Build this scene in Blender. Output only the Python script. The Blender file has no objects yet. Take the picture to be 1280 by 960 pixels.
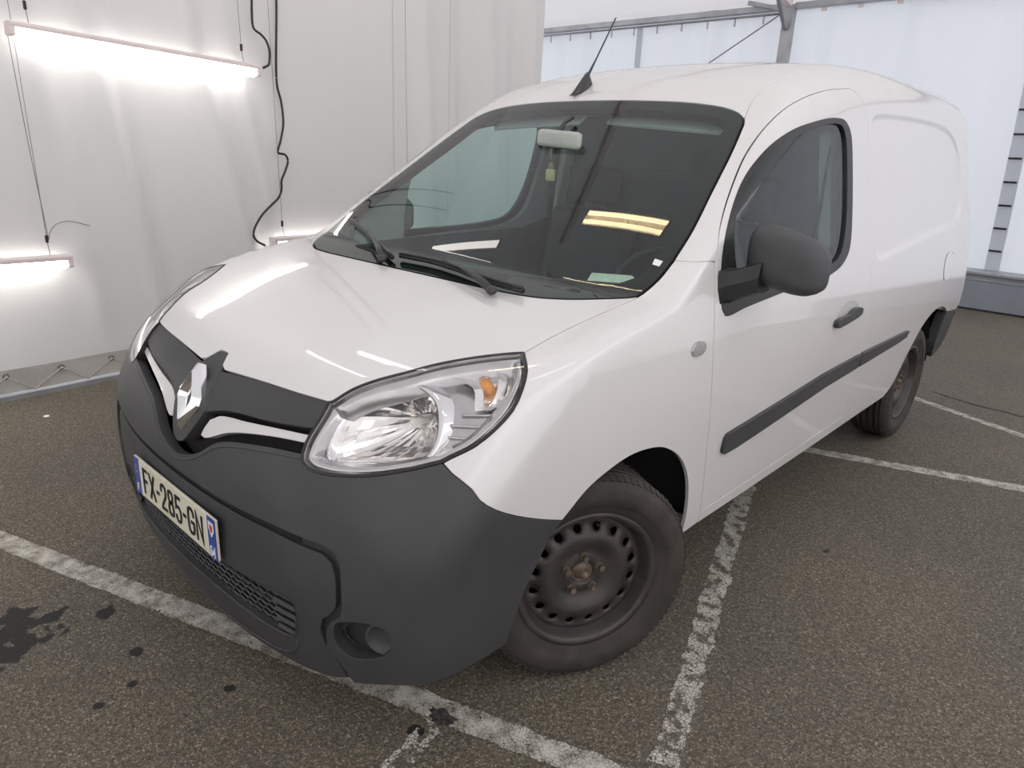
import bpy, bmesh, math, random
import numpy as np
from mathutils import Vector, Matrix, noise
from mathutils.geometry import delaunay_2d_cdt
random.seed(3)
PI=math.pi
COL=bpy.context.scene.collection
SC=bpy.context.scene
# ---------------------------------------------------------------- camera, light, exposure
def look(yaw,pitch,roll):
    cy,sy=math.cos(yaw),math.sin(yaw);cp,sp=math.cos(pitch),math.sin(pitch)
    f=Vector((-sy*cp,cy*cp,-sp));r=Vector((cy,sy,0));u=r.cross(f)
    r2=math.cos(roll)*r+math.sin(roll)*u;u2=-math.sin(roll)*r+math.cos(roll)*u
    return Matrix((r2,u2,-f)).transposed()
cd=bpy.data.cameras.new('camera');cam=bpy.data.objects.new('camera',cd);COL.objects.link(cam)
cam.matrix_world=Matrix.Translation((1.8296,-1.5178,1.4293))@look(math.radians(42.751),math.radians(18.166),math.radians(2.631)).to_4x4()
cd.sensor_width=36;cd.lens=888.183/1280*36;cd.clip_start=.02;cd.clip_end=200
SC.camera=cam
SC.view_settings.view_transform='Standard';SC.view_settings.look='None';SC.view_settings.gamma=1
SC.view_settings.use_curve_mapping=False
SC.view_settings.exposure=0.10
W=bpy.data.worlds.new('sky');SC.world=W;W.use_nodes=True
W.node_tree.nodes['Background'].inputs[0].default_value=(1.0,.966,.958,1)
W.node_tree.nodes['Background'].inputs[1].default_value=2.1
# ---------------------------------------------------------------- materials
def mat(name,col,rough=.5,metal=0.,coat=0.,spec=.5,noise_s=0,noise_a=.0,bump=0.,bump_s=200.,emit=None,es=0.,col2=None):
    m=bpy.data.materials.new(name);m.use_nodes=True;nt=m.node_tree;b=nt.nodes['Principled BSDF']
    b.inputs['Roughness'].default_value=rough;b.inputs['Metallic'].default_value=metal
    b.inputs['Coat Weight'].default_value=coat;b.inputs['Coat Roughness'].default_value=.03
    b.inputs['Specular IOR Level'].default_value=spec
    b.inputs['Base Color'].default_value=(*col,1)
    if emit: b.inputs['Emission Color'].default_value=(*emit,1);b.inputs['Emission Strength'].default_value=es
    tc=nt.nodes.new('ShaderNodeTexCoord')
    if noise_s:
        n=nt.nodes.new('ShaderNodeTexNoise');n.inputs['Scale'].default_value=noise_s;n.inputs['Detail'].default_value=6
        nt.links.new(tc.outputs['Object'],n.inputs['Vector'])
        mx=nt.nodes.new('ShaderNodeMix');mx.data_type='RGBA'
        c2=col2 or tuple(c*(1-noise_a) for c in col)
        mx.inputs[6].default_value=(*col,1);mx.inputs[7].default_value=(*c2,1)
        rp=nt.nodes.new('ShaderNodeValToRGB');rp.color_ramp.elements[0].position=.4;rp.color_ramp.elements[1].position=.65
        nt.links.new(n.outputs['Fac'],rp.inputs[0]);nt.links.new(rp.outputs[0],mx.inputs[0])
        nt.links.new(mx.outputs[2],b.inputs['Base Color'])
    if bump:
        n=nt.nodes.new('ShaderNodeTexNoise');n.inputs['Scale'].default_value=bump_s;n.inputs['Detail'].default_value=3
        nt.links.new(tc.outputs['Object'],n.inputs['Vector'])
        bp=nt.nodes.new('ShaderNodeBump');bp.inputs['Strength'].default_value=bump;bp.inputs['Distance'].default_value=.002
        nt.links.new(n.outputs['Fac'],bp.inputs['Height']);nt.links.new(bp.outputs[0],b.inputs['Normal'])
    return m
def glass_mat(name,tint,refl=1.0,rough=.0):
    m=bpy.data.materials.new(name);m.use_nodes=True;nt=m.node_tree;nt.nodes.clear()
    o=nt.nodes.new('ShaderNodeOutputMaterial');t=nt.nodes.new('ShaderNodeBsdfTransparent');g=nt.nodes.new('ShaderNodeBsdfGlossy')
    g.inputs['Roughness'].default_value=rough;g.inputs['Color'].default_value=(refl,refl,refl,1)
    t.inputs[0].default_value=(*tint,1)
    f=nt.nodes.new('ShaderNodeFresnel');f.inputs[0].default_value=1.52
    geo=nt.nodes.new('ShaderNodeNewGeometry')
    m2=nt.nodes.new('ShaderNodeMixShader')
    mul=nt.nodes.new('ShaderNodeMath');mul.operation='MULTIPLY_ADD';mul.inputs[1].default_value=.80;mul.inputs[2].default_value=.012
    mul.use_clamp=True
    inv=nt.nodes.new('ShaderNodeMath');inv.operation='SUBTRACT';inv.inputs[0].default_value=1.0
    nt.links.new(geo.outputs['Backfacing'],inv.inputs[1])
    mm=nt.nodes.new('ShaderNodeMath');mm.operation='MULTIPLY'
    nt.links.new(f.outputs[0],mul.inputs[0]);nt.links.new(mul.outputs[0],mm.inputs[0]);nt.links.new(inv.outputs[0],mm.inputs[1])
    nt.links.new(mm.outputs[0],m2.inputs[0]);nt.links.new(t.outputs[0],m2.inputs[1]);nt.links.new(g.outputs[0],m2.inputs[2])
    nt.links.new(m2.outputs[0],o.inputs[0]);return m
def fabric_mat(name,col,trans,noise_s=1.5,fac=.5):
    m=bpy.data.materials.new(name);m.use_nodes=True;nt=m.node_tree;nt.nodes.clear()
    o=nt.nodes.new('ShaderNodeOutputMaterial');d=nt.nodes.new('ShaderNodeBsdfDiffuse');t=nt.nodes.new('ShaderNodeBsdfTranslucent')
    tc=nt.nodes.new('ShaderNodeTexCoord');n=nt.nodes.new('ShaderNodeTexNoise');n.inputs['Scale'].default_value=noise_s;n.inputs['Detail'].default_value=8
    nt.links.new(tc.outputs['Object'],n.inputs['Vector'])
    mx=nt.nodes.new('ShaderNodeMix');mx.data_type='RGBA';mx.inputs[6].default_value=(*col,1);mx.inputs[7].default_value=(*[c*.90 for c in col],1)
    nt.links.new(n.outputs['Fac'],mx.inputs[0]);nt.links.new(mx.outputs[2],d.inputs[0])
    t.inputs[0].default_value=(*trans,1)
    w=nt.nodes.new('ShaderNodeTexNoise');w.inputs['Scale'].default_value=400;nt.links.new(tc.outputs['Object'],w.inputs['Vector'])
    bp=nt.nodes.new('ShaderNodeBump');bp.inputs['Strength'].default_value=.15;bp.inputs['Distance'].default_value=.001
    nt.links.new(w.outputs['Fac'],bp.inputs['Height']);nt.links.new(bp.outputs[0],d.inputs['Normal'])
    m2=nt.nodes.new('ShaderNodeMixShader');m2.inputs[0].default_value=fac
    nt.links.new(d.outputs[0],m2.inputs[1]);nt.links.new(t.outputs[0],m2.inputs[2]);nt.links.new(m2.outputs[0],o.inputs[0]);return m
M={}
M['paint']=mat('white_paint',(.715,.70,.70),.35,coat=1.0,noise_s=3,noise_a=.015)
M['plastic']=mat('grey_bumper_plastic',(.045,.046,.050),.50,spec=.5,bump=.35,bump_s=900,noise_s=5,col2=(.056,.056,.058))
M['plastic2']=mat('smooth_black_plastic',(.040,.041,.045),.42,noise_s=9,noise_a=.2)
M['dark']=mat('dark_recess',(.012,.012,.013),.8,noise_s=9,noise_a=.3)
M['rubber']=mat('black_rubber',(.018,.018,.019),.45,noise_s=20,noise_a=.2)
M['tire']=mat('tyre_rubber',(.030,.026,.023),.75,noise_s=14,col2=(.050,.041,.035),bump=.3,bump_s=150)
M['steel']=mat('dark_steel_wheel',(.052,.049,.048),.42,metal=.35,noise_s=12,col2=(.085,.073,.066),bump=.2,bump_s=80)
M['rust']=mat('rusty_hub',(.22,.17,.13),.6,metal=.35,noise_s=60,col2=(.10,.075,.06))
M['chrome']=mat('chrome',(.85,.85,.86),.06,metal=1,noise_s=4,noise_a=.03)
M['silver']=mat('headlight_silver',(.56,.55,.56),.22,metal=.85,noise_s=30,noise_a=.08)
M['reflector']=mat('faceted_reflector',(.95,.92,.90),.14,metal=.9,bump=.25,bump_s=60,noise_s=40,noise_a=.1)
M['amber']=mat('amber_bulb',(.75,.28,.03),.15,coat=1,noise_s=30,noise_a=.4)
M['bulb']=mat('clear_bulb',(.85,.82,.75),.1,coat=1,noise_s=30,noise_a=.1)
M['glass']=glass_mat('green_tinted_glass',(.60,.74,.72))
M['sideglass']=glass_mat('side_glass',(.66,.80,.79))
M['lens']=glass_mat('clear_lens',(.95,.95,.95),.9)
M['frit']=mat('black_frit',(.014,.013,.013),.7,spec=.1,noise_s=30,noise_a=.2)
M['plate']=mat('plate_cream',(.78,.74,.60),.4,coat=.3,noise_s=30,noise_a=.04)
M['blue']=mat('plate_blue',(.035,.075,.36),.4,coat=.3,noise_s=30,noise_a=.1)
M['black']=mat('black_print',(.012,.012,.012),.5,noise_s=30,noise_a=.1)
M['white']=mat('white_print',(.85,.85,.85),.5,noise_s=30,noise_a=.05)
M['red']=mat('red_print',(.55,.12,.06),.5,noise_s=30,noise_a=.2)
M['trim']=mat('interior_dark_trim',(.085,.088,.092),.75,noise_s=8,noise_a=.2,bump=.2,bump_s=300)
M['trimlight']=mat('interior_light_trim',(.55,.55,.53),.8,noise_s=8,noise_a=.1)
M['seat']=mat('seat_cloth',(.040,.042,.047),.9,noise_s=60,noise_a=.3)
M['yellow']=mat('cream_yellow',(.72,.62,.30),.4,noise_s=30,noise_a=.1)
M['paper']=mat('green_cream_paper',(.86,.80,.70),.6,noise_s=60,col2=(.70,.70,.50))
M['metalgrey']=mat('galvanised_metal',(.42,.43,.45),.45,metal=.5,noise_s=6,noise_a=.2)
M['base']=mat('blue_grey_ballast',(.30,.33,.38),.5,metal=.2,noise_s=3,noise_a=.15)
M['cable']=mat('black_cable',(.02,.02,.02),.5,noise_s=20,noise_a=.2)
M['wire']=mat('steel_wire',(.25,.25,.25),.4,metal=.6,noise_s=20,noise_a=.2)
M['rope']=mat('grey_rope',(.48,.45,.41),.8,noise_s=80,noise_a=.3)
M['lampbody']=mat('white_lamp_body',(.82,.72,.72),.4,noise_s=10,noise_a=.05)
M['tube']=mat('lit_tube',(.9,.9,.9),.4,emit=(1,.97,.92),es=7.0,noise_s=5,noise_a=.02)
M['tubewarm']=mat('lit_warm_tube',(.9,.9,.8),.4,emit=(1,.86,.50),es=14,noise_s=5,noise_a=.02)
M['curtain']=fabric_mat('grey_white_pvc',(.83,.82,.815),(.6,.6,.6),1.2,.14)
M['backfab']=fabric_mat('translucent_white_pvc',(.80,.82,.85),(.44,.48,.54),.8,.42)
M['sidefab']=fabric_mat('light_boost_pvc',(.84,.84,.84),(.96,.96,.96),.8,.56)  # tent PVC made extra translucent to put more light on the van's side
M['rightfab']=fabric_mat('right_side_pvc',(.80,.81,.83),(.77,.77,.79),.8,.5)  # side PVC copy, translucency set to balance light on door and rear quarter
M['roofab']=fabric_mat('translucent_roof_pvc',(.74,.77,.82),(.64,.64,.65),.8,.36)
M['seam']=mat('fabric_seam',(.64,.63,.62),.7,noise_s=6,noise_a=.1)
M['hem']=mat('grey_hem',(.50,.48,.45),.7,noise_s=6,noise_a=.3)
# ---------------------------------------------------------------- object helpers
def tag(o,label=None,cat=None,group=None,kind=None):
    for k,v in (('label',label),('category',cat),('group',group),('kind',kind)):
        if v: o[k]=v
    return o
def empty(name,loc=(0,0,0),rz=0,parent=None):
    o=bpy.data.objects.new(name,None);COL.objects.link(o);o.location=loc;o.rotation_euler=(0,0,rz);o.empty_display_size=.1
    if parent:o.parent=parent
    return o
def link(name,me,m,parent=None,smooth=False):
    o=bpy.data.objects.new(name,me);COL.objects.link(o)
    if m is not None and len(me.materials)==0: me.materials.append(m)
    if smooth: me.polygons.foreach_set('use_smooth',[True]*len(me.polygons))
    if parent:o.parent=parent
    return o
def frombm(name,bm,m,parent=None,smooth=False):
    bmesh.ops.recalc_face_normals(bm,faces=bm.faces[:])
    me=bpy.data.meshes.new(name);bm.to_mesh(me);bm.free();return link(name,me,m,parent,smooth)
def bbox(bm,c,s,rot=None,bev=0.):
    r=bmesh.ops.create_cube(bm,size=1);vs=r['verts']
    for v in vs: v.co=Vector((v.co.x*s[0],v.co.y*s[1],v.co.z*s[2]))
    if bev:
        es=list({e for v in vs for e in v.link_edges})
        r=bmesh.ops.bevel(bm,geom=es,offset=bev,segments=2,affect='EDGES',profile=.5);vs=list({v for f in r['faces'] for v in f.verts}|{v for v in vs if v.is_valid})
    for v in vs: v.co=(rot@v.co if rot else v.co)+Vector(c)
    return vs
def box(name,c,s,m,parent=None,rot=None,bev=0.):
    bm=bmesh.new();bbox(bm,c,s,rot,bev);return frombm(name,bm,m,parent)
def tubebm(bm,pts,r,n=8,cap=True,sx=1.):
    pts=[Vector(p) for p in pts];rings=[]
    up=Vector((0,0,1))
    for i,p in enumerate(pts):
        t=(pts[min(i+1,len(pts)-1)]-pts[max(i-1,0)]).normalized()
        a=t.cross(up)
        if a.length<1e-3:a=t.cross(Vector((1,0,0)))
        a.normalize();b=a.cross(t)
        rr=r[i] if isinstance(r,(list,tuple)) else r
        rings.append([bm.verts.new(p+rr*(sx*math.cos(2*PI*k/n)*a+math.sin(2*PI*k/n)*b)) for k in range(n)])
    for i in range(len(rings)-1):
        for k in range(n): bm.faces.new((rings[i][k],rings[i][(k+1)%n],rings[i+1][(k+1)%n],rings[i+1][k]))
    if cap: bm.faces.new(rings[0][::-1]);bm.faces.new(rings[-1])
def tube(name,pts,r,m,parent=None,n=8,sx=1.):
    bm=bmesh.new();tubebm(bm,pts,r,n,True,sx);return frombm(name,bm,m,parent,True)
def lathe(name,prof,m,parent=None,n=64,axis='x',closed=False):
    """prof (radius, axial)"""
    bm=bmesh.new();rings=[]
    for r,a in prof:
        rings.append([bm.verts.new((a,r*math.cos(2*PI*k/n),r*math.sin(2*PI*k/n))) for k in range(n)])
    N=len(rings)
    for i in range(N if closed else N-1):
        for k in range(n): bm.faces.new((rings[i][k],rings[i][(k+1)%n],rings[(i+1)%N][(k+1)%n],rings[(i+1)%N][k]))
    return frombm(name,bm,m,parent,True)
def catmull(pts,step=.02,closed=False):
    P=[np.array(p,float) for p in pts]
    if len(P)==2:
        n=max(1,int(np.linalg.norm(P[1]-P[0])/step));return [P[0]+(P[1]-P[0])*i/n for i in range(n+1)]
    out=[];N=len(P);rng=range(N) if closed else range(N-1)
    for i in rng:
        p1,p2=P[i],P[(i+1)%N]
        p0=P[i-1] if (i>0 or closed) else 2*p1-p2
        p3=P[(i+2)%N] if (i+2<N or closed) else 2*p2-p1
        n=max(1,int(np.linalg.norm(p2-p1)/step))
        # centripetal
        t0=0;t1=t0+max(np.linalg.norm(p1-p0),1e-6)**.5;t2=t1+max(np.linalg.norm(p2-p1),1e-6)**.5;t3=t2+max(np.linalg.norm(p3-p2),1e-6)**.5
        for k in range(n):
            t=t1+(t2-t1)*k/n
            a1=(t1-t)/(t1-t0)*p0+(t-t0)/(t1-t0)*p1;a2=(t2-t)/(t2-t1)*p1+(t-t1)/(t2-t1)*p2;a3=(t3-t)/(t3-t2)*p2+(t-t2)/(t3-t2)*p3
            b1=(t2-t)/(t2-t0)*a1+(t-t0)/(t2-t0)*a2;b2=(t3-t)/(t3-t1)*a2+(t-t1)/(t3-t1)*a3
            out.append((t2-t)/(t2-t1)*b1+(t-t1)/(t2-t1)*b2)
    if not closed: out.append(P[-1])
    return out
def path(*curves,step=.02):
    out=[]
    for c in curves:
        s=catmull(c,step)
        if out and np.linalg.norm(out[-1]-s[0])<.004: s=s[1:]
        out+=s
    if np.linalg.norm(out[0]-out[-1])<.004: out=out[:-1]
    return out
def mir(pts): return [np.array((-p[0],p[1],p[2])) for p in pts]
def sym(half):
    h=[np.array(p,float) for p in half]
    m=[q for q in mir(h)[::-1] if abs(q[0])>1e-3]
    return h+m
# ---------------------------------------------------------------- the van's body surface (implicit solid in metres, nose at -y)
import numpy as np
def smax(a,b,k):
    h=np.clip(.5+.5*(a-b)/k,0,1); return b*(1-h)+a*h+k*h*(1-h)
def smin(a,b,k): return -smax(-a,-b,k)
def cub(xs,ys):
    # natural cubic spline, straight beyond its ends
    xs=np.array(xs,float);ys=np.array(ys,float);n=len(xs);h=np.diff(xs);d=np.diff(ys)/h
    A=np.eye(n);b=np.zeros(n)
    for i in range(1,n-1):
        A[i,i-1]=h[i-1];A[i,i]=2*(h[i-1]+h[i]);A[i,i+1]=h[i];b[i]=6*(d[i]-d[i-1])
    m=np.linalg.solve(A,b)
    def ev(x):
        i=np.clip(np.searchsorted(xs,x)-1,0,n-2);a=xs[i+1]-x;c=x-xs[i];H=h[i]
        return (m[i]*a**3+m[i+1]*c**3)/(6*H)+(ys[i]/H-m[i]*H/6)*a+(ys[i+1]/H-m[i+1]*H/6)*c
    e=1e-5;s0=(ev(xs[0]+e)-ys[0])/e;s1=(ys[-1]-ev(xs[-1]-e))/e
    def f(x):
        x=np.asarray(x,float);xc=np.clip(x,xs[0],xs[-1])
        return ev(xc)+np.minimum(x-xs[0],0)*s0+np.maximum(x-xs[-1],0)*s1
    return f
Wz=cub([0,.15,.25,.40,.55,.75,.9,1.05,1.3,1.6,1.75,1.95],[.80,.85,.875,.893,.903,.912,.905,.885,.832,.765,.725,.66])
Yc=cub([0,.12,.2,.3,.45,.58,.70,.80,.88,.94,1.0,1.1,1.3,2.0],[-.74,-.80,-.838,-.860,-.872,-.862,-.83,-.777,-.712,-.64,-.54,-.42,-.38,-.38])
Hc=cub([-1,-.74,-.65,-.5,-.3,-.1,.15,.4],[.66,.855,.905,.958,1.012,1.055,1.10,1.14])
Rc=cub([.5,.86,1.1,1.4,1.8,2.5,3.1,3.4],[1.49,1.65,1.74,1.812,1.857,1.87,1.865,1.85])
Ry=cub([0,.3,.6,.9,1.2,1.5,1.8],[3.38,3.44,3.47,3.475,3.46,3.43,3.40])
Wy=cub([-1,0,.5,1.5,2.7,3.1,3.5],[-.02,-.008,0,0,-.002,-.006,-.018])
def Hood(x,y):
    a=np.abs(x); return Hc(y)-.045*a**2-.03*np.exp(-((a-.0)/.16)**2)*0
def Roof(x,y): return Rc(y)-.07*np.abs(x)**2-.08*np.abs(x)**6
def WSy(x,z): # windshield y at height z
    return .005+(z-1.06)*1.515+.0*(z-1.06)**2+.14*x**2+.05*x**4
def nose(x,z):
    a=np.abs(x); t=np.clip((z-.58)/.4,0,1);return Yc(z)+.185*a**2+(.08+.24*t*t*(3-2*t))*a**6
def Fn(P):
    x,y,z=np.minimum(np.abs(P[...,0]),1.1)+np.maximum(np.abs(P[...,0])-1.1,0)*0,P[...,1],P[...,2]
    fs=np.abs(P[...,0])-(Wz(z)+Wy(y))
    ff=(nose(x,z)-y)*.75
    ws=(WSy(x,z)-y)*.55   # positive in front of glass
    rf=z-Roof(x,y)
    hd=z-Hood(x,y)
    cab=smax(ws,rf,.03)
    top=smin(hd*.98,cab,.012)
    fr=y-Ry(z)
    f=smax(fs,ff,.07)
    # side/top: big radius on roof edge, small on hood
    k=.035+np.clip((z-1.15)/.3,0,1)*(.03+.075*np.clip((y-.75)/.5,0,1))
    f=smax(f,top,k)
    f=smax(f,fr,.035)
    return f
def grad(P,F=Fn,h=1e-4):
    g=np.empty(P.shape)
    for i in range(3):
        e=np.zeros(3);e[i]=h; g[...,i]=(F(P+e)-F(P-e))/(2*h)
    return g/np.maximum(np.linalg.norm(g,axis=-1,keepdims=True),1e-9)
def cast(O,D,F=Fn,tmax=9.,n=260,t0=.3):
    """first crossing along rays O+tD (arrays)"""
    O=np.broadcast_to(O,D.shape).astype(float)
    t=np.full(D.shape[:-1],t0); hit=np.zeros(t.shape,bool)
    for i in range(n):
        f=F(O+t[...,None]*D); new=f<2e-4; hit|=new
        t=np.where(hit,t,t+np.clip(f*.6,2e-4,.06)); 
        if (hit|(t>tmax)).all():break
    return O+t[...,None]*D,hit&(t<tmax)
# cargo side panel recess: pressed 9 mm inwards
CARGO=[(1.722,1.58),(1.738,1.618),(1.79,1.634),(1.95,1.646),(2.2,1.653),(2.5,1.655),(2.75,1.65),(2.93,1.632),(3.07,1.592),(3.16,1.53),(3.205,1.44),(3.215,1.32),(3.20,1.23),(3.15,1.175),(3.05,1.153),(2.8,1.133),(2.4,1.104),(2.006,1.070),(1.80,1.056),(1.745,1.062),(1.722,1.10),(1.718,1.35)]
CARGO_C=None
def polysdf(y,z,poly):
    d=np.full(y.shape,9.);s=np.zeros(y.shape,bool);N=len(poly)
    for i in range(N):
        a=poly[i-1];b=poly[i];ey,ez=b[0]-a[0],b[1]-a[1];wy,wz=y-a[0],z-a[1]
        t=np.clip((wy*ey+wz*ez)/(ey*ey+ez*ez),0,1);d=np.minimum(d,np.hypot(wy-ey*t,wz-ez*t))
        c=((a[1]>z)!=(b[1]>z))&(y<(b[0]-a[0])*(z-a[1])/(b[1]-a[1]+1e-12)+a[0]);s^=c
    return np.where(s,d,-d)
def Fside(P):
    f=Fn(P);y,z=P[...,1],P[...,2]
    d=polysdf(y,z,CARGO_C);t=np.clip((d+.006)/.028,0,1);t=t*t*(3-2*t)
    return f+.013*t
def snap(pts,F=Fn,n=6):
    P=np.array(pts,float)
    for _ in range(n):
        P=P-grad(P,F)*F(P)[:,None]*.9
    return P
def inpoly(pts,poly):
    x,y=pts[:,0],pts[:,1];s=np.zeros(len(pts),bool);N=len(poly)
    for i in range(N):
        a=poly[i-1];b=poly[i]
        s^=((a[1]>y)!=(b[1]>y))&(x<(b[0]-a[0])*(y-a[1])/(b[1]-a[1]+1e-15)+a[0])
    return s
def dpoly(pts,poly):
    d=np.full(len(pts),9.)
    for i in range(len(poly)):
        a=poly[i-1];b=poly[i];e=b-a;w=pts-a;t=np.clip((w@e)/(e@e+1e-15),0,1)
        d=np.minimum(d,np.linalg.norm(w-t[:,None]*e,axis=1))
    return d
def insetpoly(p,d):
    p=np.array(p);n=len(p)
    area=.5*np.sum(p[:,0]*np.roll(p[:,1],-1)-np.roll(p[:,0],-1)*p[:,1])
    sg=1 if area>0 else -1
    e=np.roll(p,-1,0)-p;e/=np.linalg.norm(e,axis=1,keepdims=True)+1e-12
    nn=np.stack([-e[:,1],e[:,0]],1)*sg
    m=nn+np.roll(nn,1,0);l=np.linalg.norm(m,axis=1,keepdims=True);m=m/np.maximum(l,1e-6)
    c=np.clip((m*nn).sum(1,keepdims=True),.5,1)
    return p+m*d/c
class Proj:
    def __init__(s,mode,arg):
        s.mode=mode;s.arg=arg
        if mode=='dir':
            d=Vector(arg).normalized();a=d.cross(Vector((0,0,1))) if abs(d.z)<.9 else d.cross(Vector((0,1,0)));a.normalize();b=d.cross(a)
            s.d,s.a,s.b=np.array(d),np.array(a),np.array(b)
    def to(s,P):
        P=np.array(P,float)
        if s.mode=='dir': return np.stack([P@s.a,P@s.b],1)
        return np.stack([np.arctan2(P[:,0],s.arg-P[:,1])*.9,P[:,2]],1)
    def rays(s,q):
        if s.mode=='dir':
            return q[:,:1]*s.a+q[:,1:]*s.b+s.d*6.0, np.broadcast_to(-s.d,(len(q),3))
        th=q[:,0]/.9;D=np.stack([np.sin(th),-np.cos(th),0*th],1)
        O=np.stack([0*th,0*th+s.arg,q[:,1]],1)+D*3.0
        return O,-D
def surf(name,outline,proj,m,parent=None,sp=.03,inset=.0,off=0.,depth=.02,F=Fn,holes=(),hole_depth=None,extra=None,post=None,flange=True,mirror=False,inside_m=None):
    """a sheet cut out of the body surface: outline in metres, edges folded inwards"""
    FF=(lambda P:F(P)-off) if off else F
    pr=Proj(*proj)
    b=pr.to(snap(outline,FF))
    if inset: b=insetpoly(b,inset)
    hs=[pr.to(snap(h,FF)) for h in holes]
    lo,hi=b.min(0),b.max(0)
    gx,gy=np.meshgrid(np.arange(lo[0]+sp*.5,hi[0],sp),np.arange(lo[1]+sp*.5,hi[1],sp*.9))
    gx=gx+(np.arange(gx.shape[0])%2)[:,None]*sp*.5
    g=np.stack([gx.ravel(),gy.ravel()],1)
    ok=inpoly(g,b);g=g[ok];g=g[dpoly(g,b)>sp*.45]
    for h in hs: g=g[~inpoly(g,h)];g=g[dpoly(g,h)>sp*.45]
    if extra is not None:
        x2=pr.to(snap(extra,FF));x2=x2[inpoly(x2,b)];x2=x2[dpoly(x2,b)>.006]
        g=g[np.array([np.min((x2[:,0]-q[0])**2+(x2[:,1]-q[1])**2)>(.009)**2 for q in g])];g=np.vstack([g,x2])
    V=[tuple(v) for v in b];E=[(i,(i+1)%len(b)) for i in range(len(b))]
    for h in hs:
        k=len(V);V+=[tuple(v) for v in h];E+=[(k+i,k+(i+1)%len(h)) for i in range(len(h))]
    V+=[tuple(v) for v in g]
    vo,eo,fo,ov,oe,of=delaunay_2d_cdt([Vector(v) for v in V],E,[],0,1e-6)
    v2=np.array([tuple(v) for v in vo]);fc=np.array([list(f) for f in fo if len(f)==3])
    cen=v2[fc].mean(1);keep=inpoly(cen,b)
    for h in hs: keep&=~inpoly(cen,h)
    fc=fc[keep]
    O,D=pr.rays(v2);P,hit=cast(O,D,F=FF,n=900,t0=1.5)
    for _ in range(3):
        f=FF(P);gg=(FF(P+D*1e-4)-f)/1e-4;P=P-D*np.clip(f/np.where(np.abs(gg)<.15,-.15,gg),-.01,.01)[:,None]
    if post is not None:
        for _ in range(3): P=P-grad(P,FF)*post(P)[:,None]
        N=grad(P,post)
    else: N=grad(P,FF)
    n=np.cross(P[fc[:,1]]-P[fc[:,0]],P[fc[:,2]]-P[fc[:,0]]);flip=(n*N[fc].mean(1)).sum(1)<0
    fc[flip]=fc[flip][:,::-1]
    verts=list(P);norms=list(N);faces=[tuple(f) for f in fc]
    if flange and depth:
        dirE={}
        cnt={}
        for f in faces:
            for i in range(3):
                e=(f[i],f[(i+1)%3]);cnt[e]=1
        bd=[e for e in cnt if (e[1],e[0]) not in cnt]
        idx={}
        side={}
        for a,c in bd:
            t=P[c]-P[a];s_=np.cross(t,N[a]+N[c]);s_/=np.linalg.norm(s_)+1e-12
            side.setdefault(a,np.zeros(3));side.setdefault(c,np.zeros(3));side[a]=side[a]+s_;side[c]=side[c]+s_
        for a in side:
            s_=side[a]/(np.linalg.norm(side[a])+1e-9)
            k=len(verts);r=.0016 if abs(depth)>.004 else 0
            # small rounded lip then the fold
            verts+= [P[a],P[a]+s_*r*.7-N[a]*r*.5,P[a]+s_*r-N[a]*r*1.4,P[a]+s_*r-N[a]*depth]
            norms+=[N[a],(N[a]+s_),s_,s_];idx[a]=k
        for a,c in bd:
            for j in range(3):
                faces.append((idx[a]+j,idx[a]+j+1,idx[c]+j+1,idx[c]+j))
    def mk(sg):
        vs=np.array(verts)*[sg,1,1];ns=np.array(norms)*[sg,1,1];ns=ns/np.maximum(np.linalg.norm(ns,axis=1,keepdims=True),1e-9)
        fs=faces if sg>0 else [f[::-1] for f in faces]
        me=bpy.data.meshes.new(name);me.from_pydata([tuple(v) for v in vs],[],[tuple(int(i) for i in f) for f in fs]);me.update()
        me.polygons.foreach_set('use_smooth',[True]*len(me.polygons))
        me.normals_split_custom_set_from_vertices([tuple(v) for v in ns])
        return link(name,me,m,parent)
    o=mk(1)
    if mirror:
        return o,mk(-1)
    return o
def wallring(name,outline,off1,off2,m,parent=None,F=Fn,mirror=False):
    """the side wall of a recess, from off1 to off2 along the surface normal"""
    P=snap(outline,F);N=grad(P,F);n=len(P)
    def mk(sg):
        v=[tuple((p+k*q)*[sg,1,1]) for k in (off1,off2) for p,q in zip(P,N)]
        me=bpy.data.meshes.new(name);me.from_pydata(v,[],[(i,(i+1)%n,n+(i+1)%n,n+i) for i in range(n)]);me.update();return link(name,me,m,parent,True)
    o=mk(1)
    return (o,mk(-1)) if mirror else o

# ---------------------------------------------------------------- feature lines of the van (metres, left half)
HOODFRONT=[(.069,-.729,.850),(.247,-.711,.859),(.372,-.696,.862),(.482,-.677,.864)]
NOTCH=[(0,-.692,.880),(.022,-.694,.879),(.046,-.722,.856),(.069,-.729,.850)]
LUP=[(.482,-.677,.864),(.490,-.673,.868),(.511,-.634,.893),(.539,-.594,.912),(.583,-.536,.932),(.620,-.471,.949),(.681,-.393,.967),(.740,-.333,.980),(.756,-.320,.982)]
LOUT=[(.756,-.320,.982),(.774,-.336,.976),(.813,-.370,.961),(.839,-.410,.931),(.850,-.450,.894),(.846,-.497,.860),(.833,-.546,.830),(.805,-.593,.805),(.797,-.606,.797)]
LLOW=[(.797,-.606,.797),(.771,-.634,.786),(.729,-.669,.770),(.682,-.701,.755),(.627,-.728,.742),(.575,-.748,.734),(.520,-.762,.734),(.497,-.762,.743),(.488,-.756,.758)]
LIN=[(.488,-.756,.758),(.484,-.743,.782),(.486,-.720,.815),(.488,-.700,.842),(.482,-.677,.864)]
SEAM=[(.756,-.320,.982),(.757,-.191,1.011),(.765,-.044,1.040),(.775,.109,1.068)]
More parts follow.
